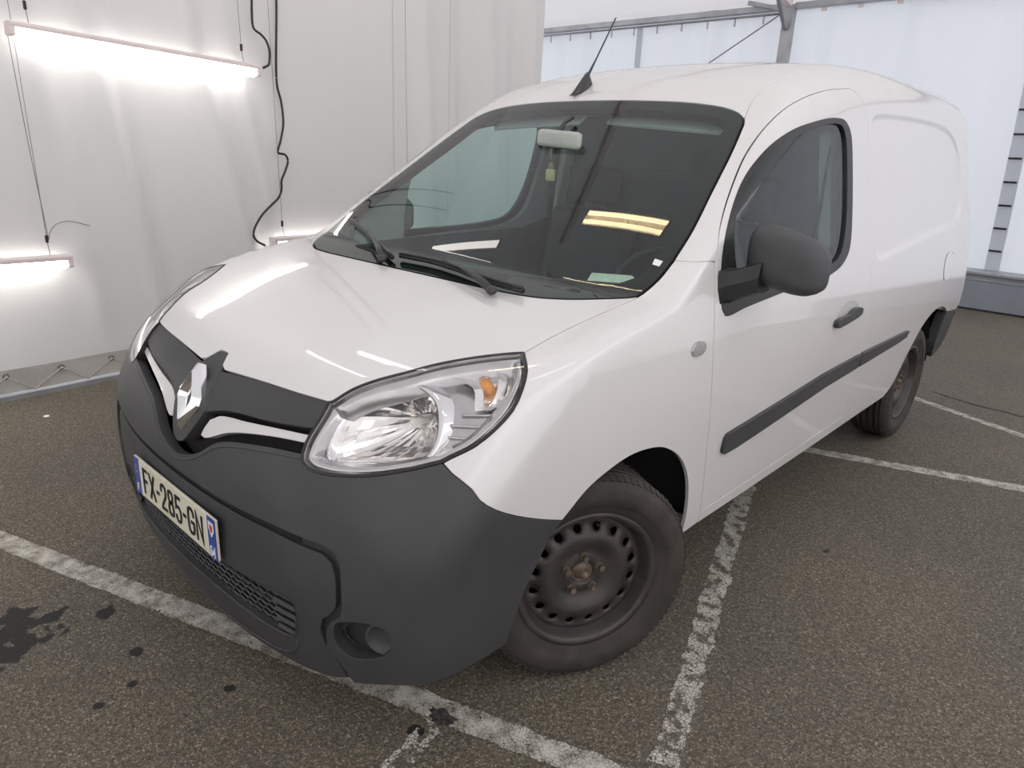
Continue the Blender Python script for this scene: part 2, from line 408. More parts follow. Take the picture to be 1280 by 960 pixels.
COWL=[(.775,.109,1.068),(.765,.095,1.066),(.722,.050,1.060),(.640,-.020,1.052),(.560,-.062,1.048),(.45,-.086,1.049),(.25,-.102,1.052),(0,-.109,1.053)]
WSLOW=[(.775,.109,1.068),(.788,.186,1.109),(.787,.258,1.157)]
WSSIDE=[(.787,.258,1.157),(.773,.362,1.229),(.738,.515,1.337),(.699,.684,1.456),(.663,.812,1.546)]
WSTOP=[(.663,.812,1.546),(.648,.838,1.566),(.615,.860,1.585),(.563,.873,1.603),(.435,.880,1.62),(.203,.876,1.63),(0,.873,1.632)]
CREASE=[(.648,.838,1.566),(.622,.93,1.63),(.622,1.02,1.675),(.635,1.15,1.715),(.65,1.35,1.74),(.665,1.8,1.79),(.665,2.6,1.80),(.655,3.2,1.80),(.65,3.40,1.79)]
TAIL=[(.65,3.40,1.79),(.71,3.40,1.71),(.745,3.405,1.62),(.80,3.435,1.36),(.865,3.44,1.05),(.89,3.43,.82),(.893,3.415,.64)]
RARCH=[(.900,3.14,.66),(.902,3.05,.695),(.905,2.95,.712),(.907,2.80,.706),(.907,2.634,.645),(.900,2.490,.517),(.890,2.371,.373),(.885,2.276,.328)]
SILL=[(.885,2.276,.328),(.885,1.782,.321),(.884,1.326,.314),(.884,.873,.310),(.883,.491,.304),(.884,.43,.302)]
DBOT=[(.887,.426,.345),(.889,.849,.354),(.890,1.290,.362),(.892,1.66,.368)]
DREAR=[(.892,1.66,.368),(.905,1.662,.5),(.912,1.662,.711),(.905,1.66,.9),(.884,1.655,1.056),(.818,1.665,1.364),(.775,1.672,1.56),(.757,1.66,1.64),(.737,1.61,1.69),(.722,1.525,1.716)]
GAPTOP=[(.863,.356,1.156),(.835,.406,1.233),(.806,.473,1.292),(.774,.566,1.362),(.743,.681,1.445),(.731,.795,1.521),(.731,.919,1.590),(.733,1.057,1.640),(.724,1.277,1.687),(.722,1.525,1.716)]
FSEAM=[(.787,.258,1.157),(.841,.283,1.159),(.863,.356,1.156)]
GAPLOW=[(.863,.356,1.156),(.893,.338,.995),(.908,.340,.830),(.908,.367,.646),(.898,.403,.469),(.887,.426,.345)]
ARCH=[(.880,.335,.296),(.890,.332,.378),(.895,.316,.454),(.900,.280,.534),(.902,.219,.603),(.904,.123,.660),(.903,.040,.680),(.902,-.048,.684),(.900,-.132,.670),(.898,-.219,.642),(.895,-.269,.610),(.893,-.303,.587)]
BUMPTOP=[(.893,-.303,.587),(.894,-.380,.618),(.895,-.469,.660),(.895,-.541,.702),(.881,-.574,.730),(.865,-.583,.753),(.823,-.602,.781),(.797,-.606,.797)]
BUMPARCH=[(.893,-.303,.587),(.891,-.337,.562),(.886,-.379,.497),(.883,-.406,.452),(.880,-.423,.412),(.877,-.436,.374),(.875,-.446,.340),(.870,-.457,.300)]
BUMPLOW=[(.870,-.457,.300),(.868,-.52,.300),(.862,-.60,.305),(.845,-.67,.305),(.80,-.72,.292),(.74,-.745,.268),(.675,-.762,.243)]
LIP=[(0,-.85,.628),(.040,-.85,.633),(.079,-.848,.645),(.130,-.839,.666),(.176,-.825,.698),(.213,-.815,.715),(.360,-.786,.744),(.488,-.756,.758)]
G1=[(0,-.86,.588),(.30,-.85,.587),(.45,-.82,.588),(.534,-.807,.588),(.609,-.788,.590)]
G2=[(.609,-.788,.590),(.640,-.780,.583),(.660,-.778,.559),(.666,-.781,.513),(.669,-.782,.458),(.662,-.784,.430),(.631,-.792,.399),(.616,-.793,.367),(.614,-.790,.328),(.637,-.781,.300),(.675,-.762,.243)]
I1=[(0,-.86,.566),(.30,-.85,.565),(.45,-.82,.564),(.531,-.811,.562),(.605,-.791,.562)]
I2=[(.605,-.791,.562),(.630,-.786,.550),(.643,-.788,.522),(.646,-.788,.48),(.643,-.790,.440),(.625,-.795,.415),(.602,-.798,.395),(.591,-.799,.361),(.597,-.795,.325),(.622,-.782,.292),(.650,-.771,.240)]
ILOW=[(.650,-.771,.240),(.60,-.78,.214),(.5,-.79,.190),(.3,-.80,.172),(0,-.81,.165)]
INT=[(0,-.86,.402),(.23,-.861,.404),(.45,-.836,.408),(.50,-.82,.410),(.517,-.82,.398),(.514,-.813,.33),(.498,-.813,.297),(.449,-.820,.286),(.354,-.835,.286),(.19,-.854,.298),(0,-.863,.305)]
WIN=[(.890,.383,1.018),(.878,.378,1.086),(.856,.404,1.190),(.821,.493,1.291),(.788,.615,1.384),(.779,.755,1.468),(.777,.915,1.529),(.773,1.109,1.569),(.767,1.313,1.594),(.768,1.421,1.587),(.778,1.466,1.546),(.805,1.470,1.426),(.843,1.449,1.250),(.871,1.410,1.128),(.880,1.345,1.079),(.886,1.213,1.046),(.889,.796,1.025),(.892,.539,1.009),(.893,.400,.999)]
GLASS=[(.865,.471,1.120),(.846,.476,1.239),(.814,.543,1.324),(.793,.635,1.392),(.787,.757,1.458),(.785,.906,1.508),(.777,1.106,1.550),(.771,1.310,1.576),(.773,1.385,1.568),(.782,1.412,1.527),(.805,1.414,1.425),(.843,1.390,1.252),(.866,1.345,1.150),(.877,1.290,1.100),(.884,1.121,1.070),(.888,.65,1.055),(.888,.48,1.05)]
def seam_strip(name,pts,parent,m=None,off=-.007,w=.009,mirror=True,F=Fn):
    """dark strip under a panel gap, painting the shade inside it"""
    P=snap(pts,F);N=grad(P,F);n=len(P);T=np.gradient(P,axis=0);S=np.cross(T,N);S/=np.linalg.norm(S,axis=1,keepdims=True)+1e-9
    for sg in ((1,-1) if mirror else (1,)):
        v=[tuple((p+k*w*q+off*r)*[sg,1,1]) for k in (-1,1) for p,q,r in zip(P,S,N)]
        me=bpy.data.meshes.new(name);me.from_pydata(v,[],[(i,i+1,n+i+1,n+i) for i in range(n-1)]);me.update();link(name,me,m or M['dark'],parent,True)
# ---------------------------------------------------------------- cargo van
van=empty('cargo_van');tag(van,'white cargo van with grey unpainted front bumper and black steel wheels parked in the tent','van')
P_,T_,K_=M['paint'],M['plastic'],M['dark']
UP=('dir',(0,-.35,1));SIDE=('dir',(1,-.12,.42));FEND=('dir',(1,-.6,.6));CYL=('cyl',.15)
hood=surf('hood',sym(path(NOTCH,HOODFRONT,LUP,SEAM,COWL)),UP,P_,van,inset=.0022,depth=.03)
surf('fender',path(SEAM,WSLOW,FSEAM,GAPLOW,[(.887,.426,.345),(.884,.43,.302)],[(.884,.43,.302),(.880,.335,.296)],ARCH,BUMPTOP,LOUT[::-1]),FEND,P_,van,inset=.0028,depth=.012,mirror=True)
CARGO_C=[(p[0],p[1]) for p in catmull([(y,z,0) for y,z in CARGO],.022,True)]
_cc=np.array([(p[0],p[1]) for p in catmull([(y,z,0) for y,z in CARGO],.018,True)])
CARGO_X=np.vstack([np.column_stack([np.full(len(_cc),.85),insetpoly(_cc,q)]) for q in (-.006,.001,.008,.015,.022)])
for _ in range(40): CARGO_X[:,0]-=Fn(CARGO_X)*.8
SIDEPATH=path(WSSIDE,[(.663,.812,1.546),(.648,.838,1.566)],CREASE,TAIL,[(.893,3.415,.64),(.900,3.14,.66)],RARCH,SILL,[(.884,.43,.302),(.887,.426,.345)],DBOT,DREAR,GAPTOP[::-1],FSEAM[::-1])
surf('side_panel',SIDEPATH,SIDE,P_,van,inset=.0015,depth=.014,post=Fside,extra=CARGO_X,mirror=True,sp=.028)
surf('roof_panel',sym([np.array(p) for p in path(WSTOP[::-1][:-1],CREASE,[(.65,3.40,1.79),(0,3.40,1.84)])]),('dir',(0,-.2,1)),P_,van,sp=.04,inset=.0008,depth=.03)
rd=surf('rear_door',sym(path([(0,3.3,1.82),(.62,3.38,1.79)],[(.62,3.38,1.79),(.69,3.4,1.73),(.735,3.42,1.62),(.79,3.44,1.36),(.855,3.44,1.05),(.88,3.44,.66)],[(.88,3.44,.66),(0,3.45,.62)])),('dir',(0,1,.25)),P_,van,sp=.06,depth=.02)
surf('rear_bumper',path([(.893,3.375,.638),(.900,3.13,.655)],[(.900,3.13,.655),(.90,3.09,.56),(.89,3.07,.47),(.885,3.08,.40)],[(.885,3.08,.40),(.885,3.16,.405),(.885,3.27,.44),(.885,3.33,.49),(.89,3.37,.56),(.893,3.375,.638)]),('dir',(1,0,0)),M['plastic2'],van,off=.001,depth=.05,mirror=True)
surf('bumper_beam',[(-.84,3.4,.62),(.84,3.4,.62),(.80,3.4,.42),(-.80,3.4,.42)],('dir',(0,1,0)),T_,van,sp=.06,off=.0,depth=.04)
seam_strip('door_gap_shade',path(DBOT[::-1],GAPLOW[::-1],GAPTOP),van);seam_strip('door_gap_shade',path(DREAR,step=.03),van,off=-.012,w=.008)  # dark backing strips, so the gaps read as shaded
seam_strip('bonnet_gap_shade',path(SEAM),van);seam_strip('pillar_gap_shade',path(FSEAM),van,off=-.009)
# doors
DOOR=path(GAPLOW[::-1],GAPTOP,DREAR[::-1],DBOT[::-1])
doors=surf('front_door',DOOR,SIDE,P_,van,inset=.0034,depth=.03,holes=[np.array(catmull(WIN,.02,True))],mirror=True)
def kids(name,res,label=None):
    for o,d in zip(res,doors): o.parent=d;(label and o.__setitem__('label',label))
winc=catmull(WIN,.02,True);glc=catmull(GLASS,.02,True)
kids('s',surf('window_seal',winc,SIDE,M['rubber'],None,off=.002,depth=.02,holes=[np.array(glc)],mirror=True))
kids('g',surf('window_glass',glc,SIDE,M['sideglass'],None,off=-.008,flange=False,inset=-.003,mirror=True))
STRIP=[(.903,.478,.607),(.909,1.249,.660),(.909,1.759,.668),(.907,2.30,.668),(.907,2.345,.664),(.907,2.35,.655),(.907,2.335,.641),(.907,2.22,.632),(.906,1.286,.600),(.902,.559,.541),(.903,.505,.538),(.903,.482,.548),(.903,.474,.575)]
def split_strip(y0,y1):
    top=lambda y:np.interp(y,[.47,1.25,1.76,2.35],[.607,.657,.668,.668]);bot=lambda y:np.interp(y,[.47,.56,1.286,2.22,2.35],[.540,.541,.596,.630,.642])
    ys=np.linspace(y0,y1,40);r=.012
    up=[(.906,y,top(y)) for y in ys];lo=[(.906,y,bot(y)) for y in ys[::-1]]
    up[0]=(.906,y0,top(y0)-r);up.insert(1,(.906,y0+r,top(y0)));lo[-1]=(.906,y0,bot(y0)+r);lo.insert(len(lo)-1,(.906,y0+r,bot(y0)))
    if y1>2.2: up[-1]=(.906,y1,top(y1)-.002);lo[0]=(.906,y1-.05,bot(y1)-.006)
    return up+lo
kids('r',surf('rub_strip',split_strip(.475,1.652),('dir',(1,0,0)),T_,None,off=.013,depth=.016,mirror=True,sp=.02))
surf('rub_strip',split_strip(1.668,2.355),('dir',(1,0,0)),T_,van,off=.013,depth=.016,mirror=True,sp=.02)
SCOOP=[(.9,1.30,.872),(.9,1.36,.908),(.9,1.44,.922),(.9,1.52,.905),(.9,1.54,.875),(.9,1.46,.850),(.9,1.36,.846),(.9,1.30,.856)]
HAND=[(.9,1.27,.846),(.9,1.275,.860),(.9,1.32,.868),(.9,1.40,.872),(.9,1.445,.884),(.9,1.50,.888),(.9,1.545,.877),(.9,1.540,.862),(.9,1.50,.852),(.9,1.42,.844),(.9,1.33,.838),(.9,1.285,.838)]
kids('h',surf('door_handle',catmull(HAND,.01,True),('dir',(1,0,0)),M['plastic2'],None,off=.020,depth=.018,sp=.015,mirror=True))
kids('h',surf('handle_cup',catmull(SCOOP,.012,True),('dir',(1,0,0)),M['metalgrey'] if 0 else mat('handle_cup_shade',(.60,.59,.585),.3,coat=1,noise_s=3,noise_a=.02),None,off=.0012,flange=False,sp=.02,mirror=True))  # flat patch; the cup's shade is put into its darker paint
# side repeaters and fuel flap
rp=surf('side_repeater',catmull([(.9,.213,.925),(.9,.228,.941),(.9,.272,.942),(.9,.287,.926),(.9,.275,.911),(.9,.226,.909)],.006,True),('dir',(1,0,0)),M['silver'],van,off=.006,depth=.006,sp=.012,mirror=True)
surf('fuel_flap',catmull([(.9,2.875,.99),(.9,2.95,1.012),(.9,3.03,.99),(.9,3.055,.93),(.9,3.03,.875),(.9,2.95,.86),(.9,2.875,.875),(.9,2.85,.93)],.02,True),('dir',(1,0,0)),P_,van,off=.0022,depth=.002,sp=.03)
wallring('flap_gap',catmull([(.9,2.87,.994),(.9,2.95,1.016),(.9,3.034,.994),(.9,3.059,.93),(.9,3.034,.871),(.9,2.95,.856),(.9,2.87,.871),(.9,2.846,.93)],.02,True),.0,.0012,M['dark'],van)
# windscreen
WSP=sym(path(COWL[::-1],WSLOW,WSSIDE,WSTOP))
WSIN=sym([np.array(p) for p in path([(0,.012,1.078),(.153,.02,1.079),(.366,.043,1.077),(.607,.10,1.085),(.69,.13,1.09),(.725,.155,1.100),(.739,.2,1.128)],[(.739,.2,1.128),(.727,.33,1.217),(.677,.502,1.339),(.627,.684,1.467),(.612,.775,1.53)],[(.612,.775,1.53),(.59,.81,1.555),(.537,.825,1.572),(.3,.828,1.59),(0,.826,1.603)])])
ws=surf('windscreen',WSP,UP,M['glass'],van,off=.001,inset=.006,flange=False)
surf('black_border',WSP,UP,M['frit'],ws,off=-.003,inset=.004,depth=.03,holes=[WSIN])
wsr=surf('screen_seal',WSP,UP,M['rubber'],ws,off=.0025,depth=.01,inset=.001,holes=[insetpoly(Proj(*UP).to(snap(WSP)),.010)] if 0 else [])if 0 else None
PAP=surf('paper_disc',[(.597,.112,1.086),(.591,.140,1.106),(.706,.175,1.111),(.718,.171,1.106),(.690,.140,1.091)],UP,M['paper'],ws,off=-.008,flange=False);PAP['label']='pale green paper behind the windscreen corner'
STK=surf('sticker',[(.736,.238,1.154),(.762,.240,1.149),(.764,.220,1.137),(.742,.218,1.141)],UP,M['white'],ws,off=.003,flange=False);STK['label']='small white square sticker'
# front bumper
BUMP=sym(path(LIP,LLOW[::-1],BUMPTOP[::-1],BUMPARCH,BUMPLOW,G2[::-1],G1[::-1]))
FOG=[(.639,.382),(.650,.408),(.688,.427),(.743,.440),(.777,.436),(.790,.418),(.785,.388),(.763,.359),(.715,.332),(.676,.324),(.647,.338)]
fogc=catmull([(x,float(nose(x,z)),z) for x,z in FOG],.01,True)
fb=surf('front_bumper',BUMP,CYL,T_,van,inset=.0015,depth=.03,holes=[np.array(fogc),np.array(mir(fogc)[::-1])],sp=.025)
INSERT=sym(path(I1,I2,ILOW))
INTP=sym(path(INT,step=.015))
surf('bumper_insert',INSERT,CYL,T_,fb,off=-.006,depth=.03,holes=[INTP],sp=.025)
surf('groove_bed',sym(path([(0,-.86,.600),(.60,-.79,.600),(.69,-.77,.57),(.69,-.78,.42),(.65,-.78,.38),(.64,-.78,.30),(.69,-.76,.24)],[(.69,-.76,.24),(.63,-.77,.22),(.57,-.80,.33),(.57,-.80,.40),(.62,-.79,.45),(.60,-.8,.53),(0,-.86,.545)])),CYL,M['plastic2'],fb,off=-.016,flange=False,sp=.03)
# dark sheet painting the shadow in the middle of the groove
surf('groove_shadow',sym(path([(0,-.86,.5885),(.30,-.85,.5875),(.45,-.82,.5885),(.531,-.807,.5885)],[(.531,-.807,.5885),(.531,-.807,.562)],[(.531,-.807,.562),(.45,-.82,.562),(.30,-.85,.563),(0,-.86,.564)])),CYL,M['dark'],fb,off=-.0135,flange=False,sp=.02)
wallring('intake_frame',INTP,-.006,-.06,M['plastic2'],fb)
surf('intake_back',INTP,CYL,M['dark'],fb,off=-.058,flange=False,inset=-.01)
for sg in (1,):
    q=sym(path([(.514,-.813,.33),(.498,-.813,.297),(.449,-.820,.286),(.354,-.835,.286),(.19,-.854,.298),(0,-.863,.305)]))
    h=[p for p in path([(.516,-.813,.36),(.512,-.813,.32),(.498,-.813,.296),(.449,-.820,.285),(.354,-.835,.285),(.19,-.854,.297),(0,-.863,.304)])]
    tube('intake_rim',[tuple(p) for p in snap(h+mir(h)[::-1][1:],lambda P:Fn(P)+.006)],.0035,T_,fb,6)
    h=[p for p in path([(.506,-.808,.285),(.494,-.808,.255),(.477,-.808,.238),(.44,-.807,.216),(.407,-.809,.204),(.253,-.819,.192),(0,-.83,.186)])]
    tube('chin_ridge',[tuple(p) for p in snap(h+mir(h)[::-1][1:],lambda P:Fn(P)+.007)],.0045,T_,fb,6)
# honeycomb mesh in the intake
bm=bmesh.new();r=.0185;row=0;z=.292
poly2=np.array([(p[0],p[2]) for p in INTP])
while z<.415:
    x=-.44+(row%2)*r*.87
    while x<.44:
        c=np.array([[x,z]])
        if inpoly(c,poly2)[0]:
            hexa=[(x+r*math.sin(k*PI/3),z+r*math.cos(k*PI/3)*.62) for k in range(6)]
            for k in range(6):
                a,b=hexa[k],hexa[(k+1)%6]
                tubebm(bm,[(a[0],float(nose(a[0],a[1]))+.024,a[1]),(b[0],float(nose(b[0],b[1]))+.024,b[1])],.0030,4,False)
        x+=r*1.74
    z+=r*.93;row+=1
tag(frombm('intake_mesh',bm,M['plastic2'],fb),kind='stuff')
for sg in (1,-1):
    for k in range(5):
        z=.300+k*.026
        x0,x1=.435,.516
        pts=[(sg*x,float(nose(x,z))+.014,z) for x in np.linspace(x0,x1,5)]
        bm=bmesh.new()
        for i in range(4):
            a,b=Vector(pts[i]),Vector(pts[i+1])
            for q in (0,):
                vs=[bm.verts.new(p+Vector(d)) for p in (a,b) for d in ((0,0,.006),(0,-.004,-.003),(0,.03,-.006),(0,.03,.004))]
                for f in ((0,1,5,4),(1,2,6,5),(2,3,7,6),(3,0,4,7)): bm.faces.new([vs[j] for j in f])
        frombm('slat',bm,M['plastic'],fb)
for sg in (1,-1):
    fc_=fogc if sg>0 else mir(fogc)[::-1]
    wallring('fog_recess',fc_,-.002,-.035,M['plastic2'],fb)
    surf('fog_backing',fc_,CYL,M['plastic2'],fb,off=-.034,flange=False,sp=.02,inset=-.004)
    e=empty('fog_lamp',(sg*.752,float(nose(.752,.40))+.018,.398),0,van);e.rotation_euler=(0,0,sg*.55)
    bm=bmesh.new();N_=32
    prof=[(.040,.012),(.040,-.004),(.036,-.007),(.033,-.004),(.030,.0),(.015,.004),(.0,.005)]
    rings=[[bm.verts.new((rr*math.cos(2*PI*k/N_),yy,rr*math.sin(2*PI*k/N_))) for k in range(N_)] for rr,yy in prof[:-1]]
    for i in range(len(rings)-1):
        for k in range(N_): bm.faces.new((rings[i][k],rings[i][(k+1)%N_],rings[i+1][(k+1)%N_],rings[i+1][k]))
    bm.faces.new(rings[-1]);frombm('blanking_cap',bm,M['plastic'],e,True)
# ---- grille
LB=[np.array(p)+np.array((0,0,-.013)) for p in path(LIP)]
tube('lip_bead',[tuple(p) for p in snap(mir(LB)[::-1]+LB[1:],lambda P:Fn(P)+.0012)],.0032,T_,fb,6)
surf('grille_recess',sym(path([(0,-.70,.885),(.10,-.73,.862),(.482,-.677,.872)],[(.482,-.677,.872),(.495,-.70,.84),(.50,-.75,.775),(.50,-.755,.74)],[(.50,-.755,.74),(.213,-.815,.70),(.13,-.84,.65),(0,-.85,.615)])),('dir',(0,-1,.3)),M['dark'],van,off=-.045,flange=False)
UPPER=sym([np.array(p) for p in path([(0,-.745,.855),(.075,-.735,.848)],[(.075,-.735,.848),(.247,-.711,.857),(.372,-.696,.860),(.481,-.677,.862)],[(.481,-.680,.862),(.487,-.70,.842),(.484,-.723,.815)],[(.484,-.723,.812),(.339,-.758,.797),(.172,-.784,.781),(.092,-.801,.758)],[(.092,-.801,.758),(0,-.80,.76)])])
gr=surf('grille_panel',UPPER,('dir',(0,-1,.4)),T_,van,off=-.004,depth=.03)
SL=[(.092,-.826,.700),(.096,-.822,.718),(.110,-.808,.743),(.142,-.797,.760),(.266,-.779,.776),(.389,-.754,.788),(.486,-.735,.798),(.486,-.742,.783),(.359,-.771,.769),(.230,-.800,.745),(.180,-.810,.728),(.132,-.823,.706),(.110,-.825,.698)]
surf('white_blade',path(SL[:6],SL[5:7],SL[6:8],SL[7:]),('dir',(0,-1,.3)),M['paint'],van,off=-.012,depth=.02,sp=.015,mirror=True)
# black badge surround, its top tongue reaching into the bonnet notch
SURR=[(.0,-.70,.879),(.030,-.70,.877),(.048,-.722,.858),(.062,-.75,.835),(.074,-.765,.815),(.092,-.79,.775),(.080,-.81,.742),(.052,-.83,.695),(.024,-.838,.664),(0,-.84,.658)]
bs=surf('badge_surround',sym(path(SURR[:3],SURR[2:6],SURR[5:7],SURR[6:])),('dir',(0,-1,.45)),M['plastic'],van,off=-.003,depth=.035,sp=.012)
# chrome lozenge
T3=np.array((0,-.757,.856));B3=np.array((0,-.826,.684));cc=(T3+B3)/2;upv=(T3-B3)/2;nv=np.array((0,-upv[2],upv[1]));nv/=np.linalg.norm(nv)
if nv[1]>0:nv=-nv
def loz(s,w,h,o=0.):
    # blunt-topped lozenge corners
    pts=[]
    for (a,b) in ((0.10,1),(1,.12),(1,-.12),(.10,-1),(-.10,-1),(-1,-.12),(-1,.12),(-.10,1)):
        pts.append(cc+np.array((a*w*s,0,0))+upv*b*h*s+nv*o)
    return pts
bm=bmesh.new()
levels=[loz(1,.064,1,-.010),loz(1,.064,1,.006),loz(.93,.064,1,.011),loz(.66,.054,1.06,.020),loz(.40,.046,1.2,.004),loz(.38,.040,1.1,-.004)]
rings=[[bm.verts.new(tuple(p)) for p in L] for L in levels]
for i in range(len(rings)-1):
    for k in range(8): bm.faces.new((rings[i][k],rings[i][(k+1)%8],rings[i+1][(k+1)%8],rings[i+1][k]))
bm.faces.new(rings[-1])
o=frombm('badge',bm,M['chrome'],van);o['label']='chrome lozenge badge'
# ---- number plate
pl=box('number_plate',(0,-.868,.4785),(.524,.008,.116),M['plate'],van,bev=.002);pl['label']='cream number plate with blue ends'
def text(s,x,z,h,w,m,parent,y=-.8735,name='lettering'):
    c=bpy.data.curves.new(name,'FONT');c.body=s;c.align_x='CENTER';c.align_y='CENTER';c.extrude=.0006
    o=bpy.data.objects.new(name,c);COL.objects.link(o);bpy.context.view_layer.update()
    me=bpy.data.meshes.new_from_object(o.evaluated_get(bpy.context.evaluated_depsgraph_get()));COL.objects.unlink(o);bpy.data.objects.remove(o)
    v=np.array([tuple(q.co) for q in me.vertices]);lo,hi=v.min(0),v.max(0)
    for q,p in zip(me.vertices,v):
        q.co=(x+(p[0]-(lo[0]+hi[0])/2)/(hi[0]-lo[0])*w,y-p[2],z+(p[1]-(lo[1]+hi[1])/2)/(hi[1]-lo[1])*h)
    return link(name,me,m,parent)
def boldtext(s,x,z,h,w,m,parent,**k):
    a=text(s,x,z,h,w,m,parent,**k);return a
# heavy digits built glyph by glyph so their strokes are as thick as a plate's
SEG={'F':[[(0,0),(0,1),(1,1)],[(0,.52),(.85,.52)]],'X':[[(0,0),(1,1)],[(0,1),(1,0)]],'-':[[(.1,.48),(.9,.48)]],
 '2':[[(0,.74),(.05,.92),(.3,1),(.7,1),(.95,.92),(1,.74),(.92,.56),(.1,.12),(0,0),(1,0)]],
 '8':[[(.5,.53),(.15,.6),(.03,.77),(.15,.95),(.5,1),(.85,.95),(.97,.77),(.85,.6),(.5,.53),(.12,.45),(0,.25),(.12,.05),(.5,0),(.88,.05),(1,.25),(.88,.45),(.5,.53)]],
 '5':[[(.95,1),(.12,1),(.05,.55),(.35,.62),(.7,.6),(.95,.47),(1,.3),(.93,.1),(.65,0),(.3,0),(.05,.1),(0,.2)]],
 'G':[[(1,.76),(.92,.92),(.65,1),(.35,1),(.08,.92),(0,.74),(0,.26),(.08,.08),(.35,0),(.65,0),(.92,.08),(1,.25),(1,.46),(.58,.46)]],
 'N':[[(0,0),(0,1),(1,0),(1,1)]],'6':[[(.9,.95),(.5,1),(.1,.85),(0,.5),(0,.2),(.2,0),(.8,0),(1,.15),(1,.4),(.8,.55),(.2,.55),(0,.4)]],'4':[[(.75,0),(.75,1),(0,.3),(1,.3)]]}
def glyph(bm,ch,x,z,w,h,t,y):
    for pl_ in SEG[ch]:
        pts=[Vector((x+a*w,0,z+b*h)) for a,b in pl_]
        n=len(pts);L=[];R=[]
        for i in range(n):
            d0=(pts[i]-pts[i-1]).normalized() if i>0 else (pts[1]-pts[0]).normalized()
            d1=(pts[i+1]-pts[i]).normalized() if i<n-1 else d0
            t_=(d0+d1);t_=t_.normalized() if t_.length>.01 else d0
            nn=Vector((-t_.z,0,t_.x));c=max(.45,nn.dot(Vector((-d0.z,0,d0.x))));nn=nn*(t/2/c)
            p=pts[i]
            if i==0:p=p-d0*t/2*.9
            if i==n-1:p=p+d0*t/2*.9
            L.append(p+nn);R.append(p-nn)
        vl=[[bm.verts.new((q.x,y+dy,q.z)) for q in S for dy in (0,)] for S in (L,R)]
        vb=[[bm.verts.new((q.x,y+.0015,q.z)) for q in S] for S in (L,R)]
        for i in range(n-1):
            bm.faces.new((vl[0][i],vl[0][i+1],vl[1][i+1],vl[1][i]))
            bm.faces.new((vl[0][i],vl[0][i+1],vb[0][i+1],vb[0][i]));bm.faces.new((vl[1][i],vl[1][i+1],vb[1][i+1],vb[1][i]))
x=-.196
for ch,w in (('F',.034),('X',.040),('-',.022),('2',.038),('8',.038),('5',.038),('-',.022),('G',.040),('N',.040)):
    bm=bmesh.new();glyph(bm,ch,x+.002,.4785-.036,w-.008,.072,.0095 if ch!='-' else .010,-.8738)
    frombm('letter' if ch.isalpha() else ('digit' if ch.isdigit() else 'dash'),bm,M['black'],pl)
    x+=w+.0095
for sg,wd in ((-1,.041),(1,.044)):
    box('blue_band',(sg*(.262-wd/2),-.8722,.4785),(wd,.0012,.116),M['blue'],pl)
box('white_line',(.2155,-.8723,.4785),(.004,.0012,.114),M['white'],pl);box('white_line',(-.2185,-.8723,.4785),(.004,.0012,.114),M['white'],pl)
for ch,x in (('6',.2265),('4',.2420)):
    bm=bmesh.new();glyph(bm,ch,x,.428,.0105,.026,.0038,-.8742);frombm('digit',bm,M['white'],pl)
bm=bmesh.new();glyph(bm,'F',-.248,.432,.010,.020,.0035,-.8742);frombm('letter',bm,M['white'],pl)
bm=bmesh.new()
for k in range(12):
    a=k*PI/6;bbox(bm,(-.2415+.011*math.cos(a),-.8736,.502+.011*math.sin(a)),(.003,.001,.003))
frombm('star_ring',bm,mat('faded_gold',(.30,.32,.42),.5,noise_s=9,noise_a=.1),pl)
bm=bmesh.new();vs=[bm.verts.new((.2405+a,-.8736,.507+b)) for a,b in ((-.015,.018),(.015,.018),(.015,-.004),(.0,-.026),(-.015,-.004))];bm.faces.new(vs);frombm('shield',bm,M['white'],pl)
bm=bmesh.new();vs=[bm.verts.new((.2405+a,-.8740,.507+b)) for a,b in ((-.009,.010),(.009,.010),(.008,-.006),(0,-.014),(-.008,-.006))];bm.faces.new(vs);frombm('shield_emblem',bm,M['red'],pl)
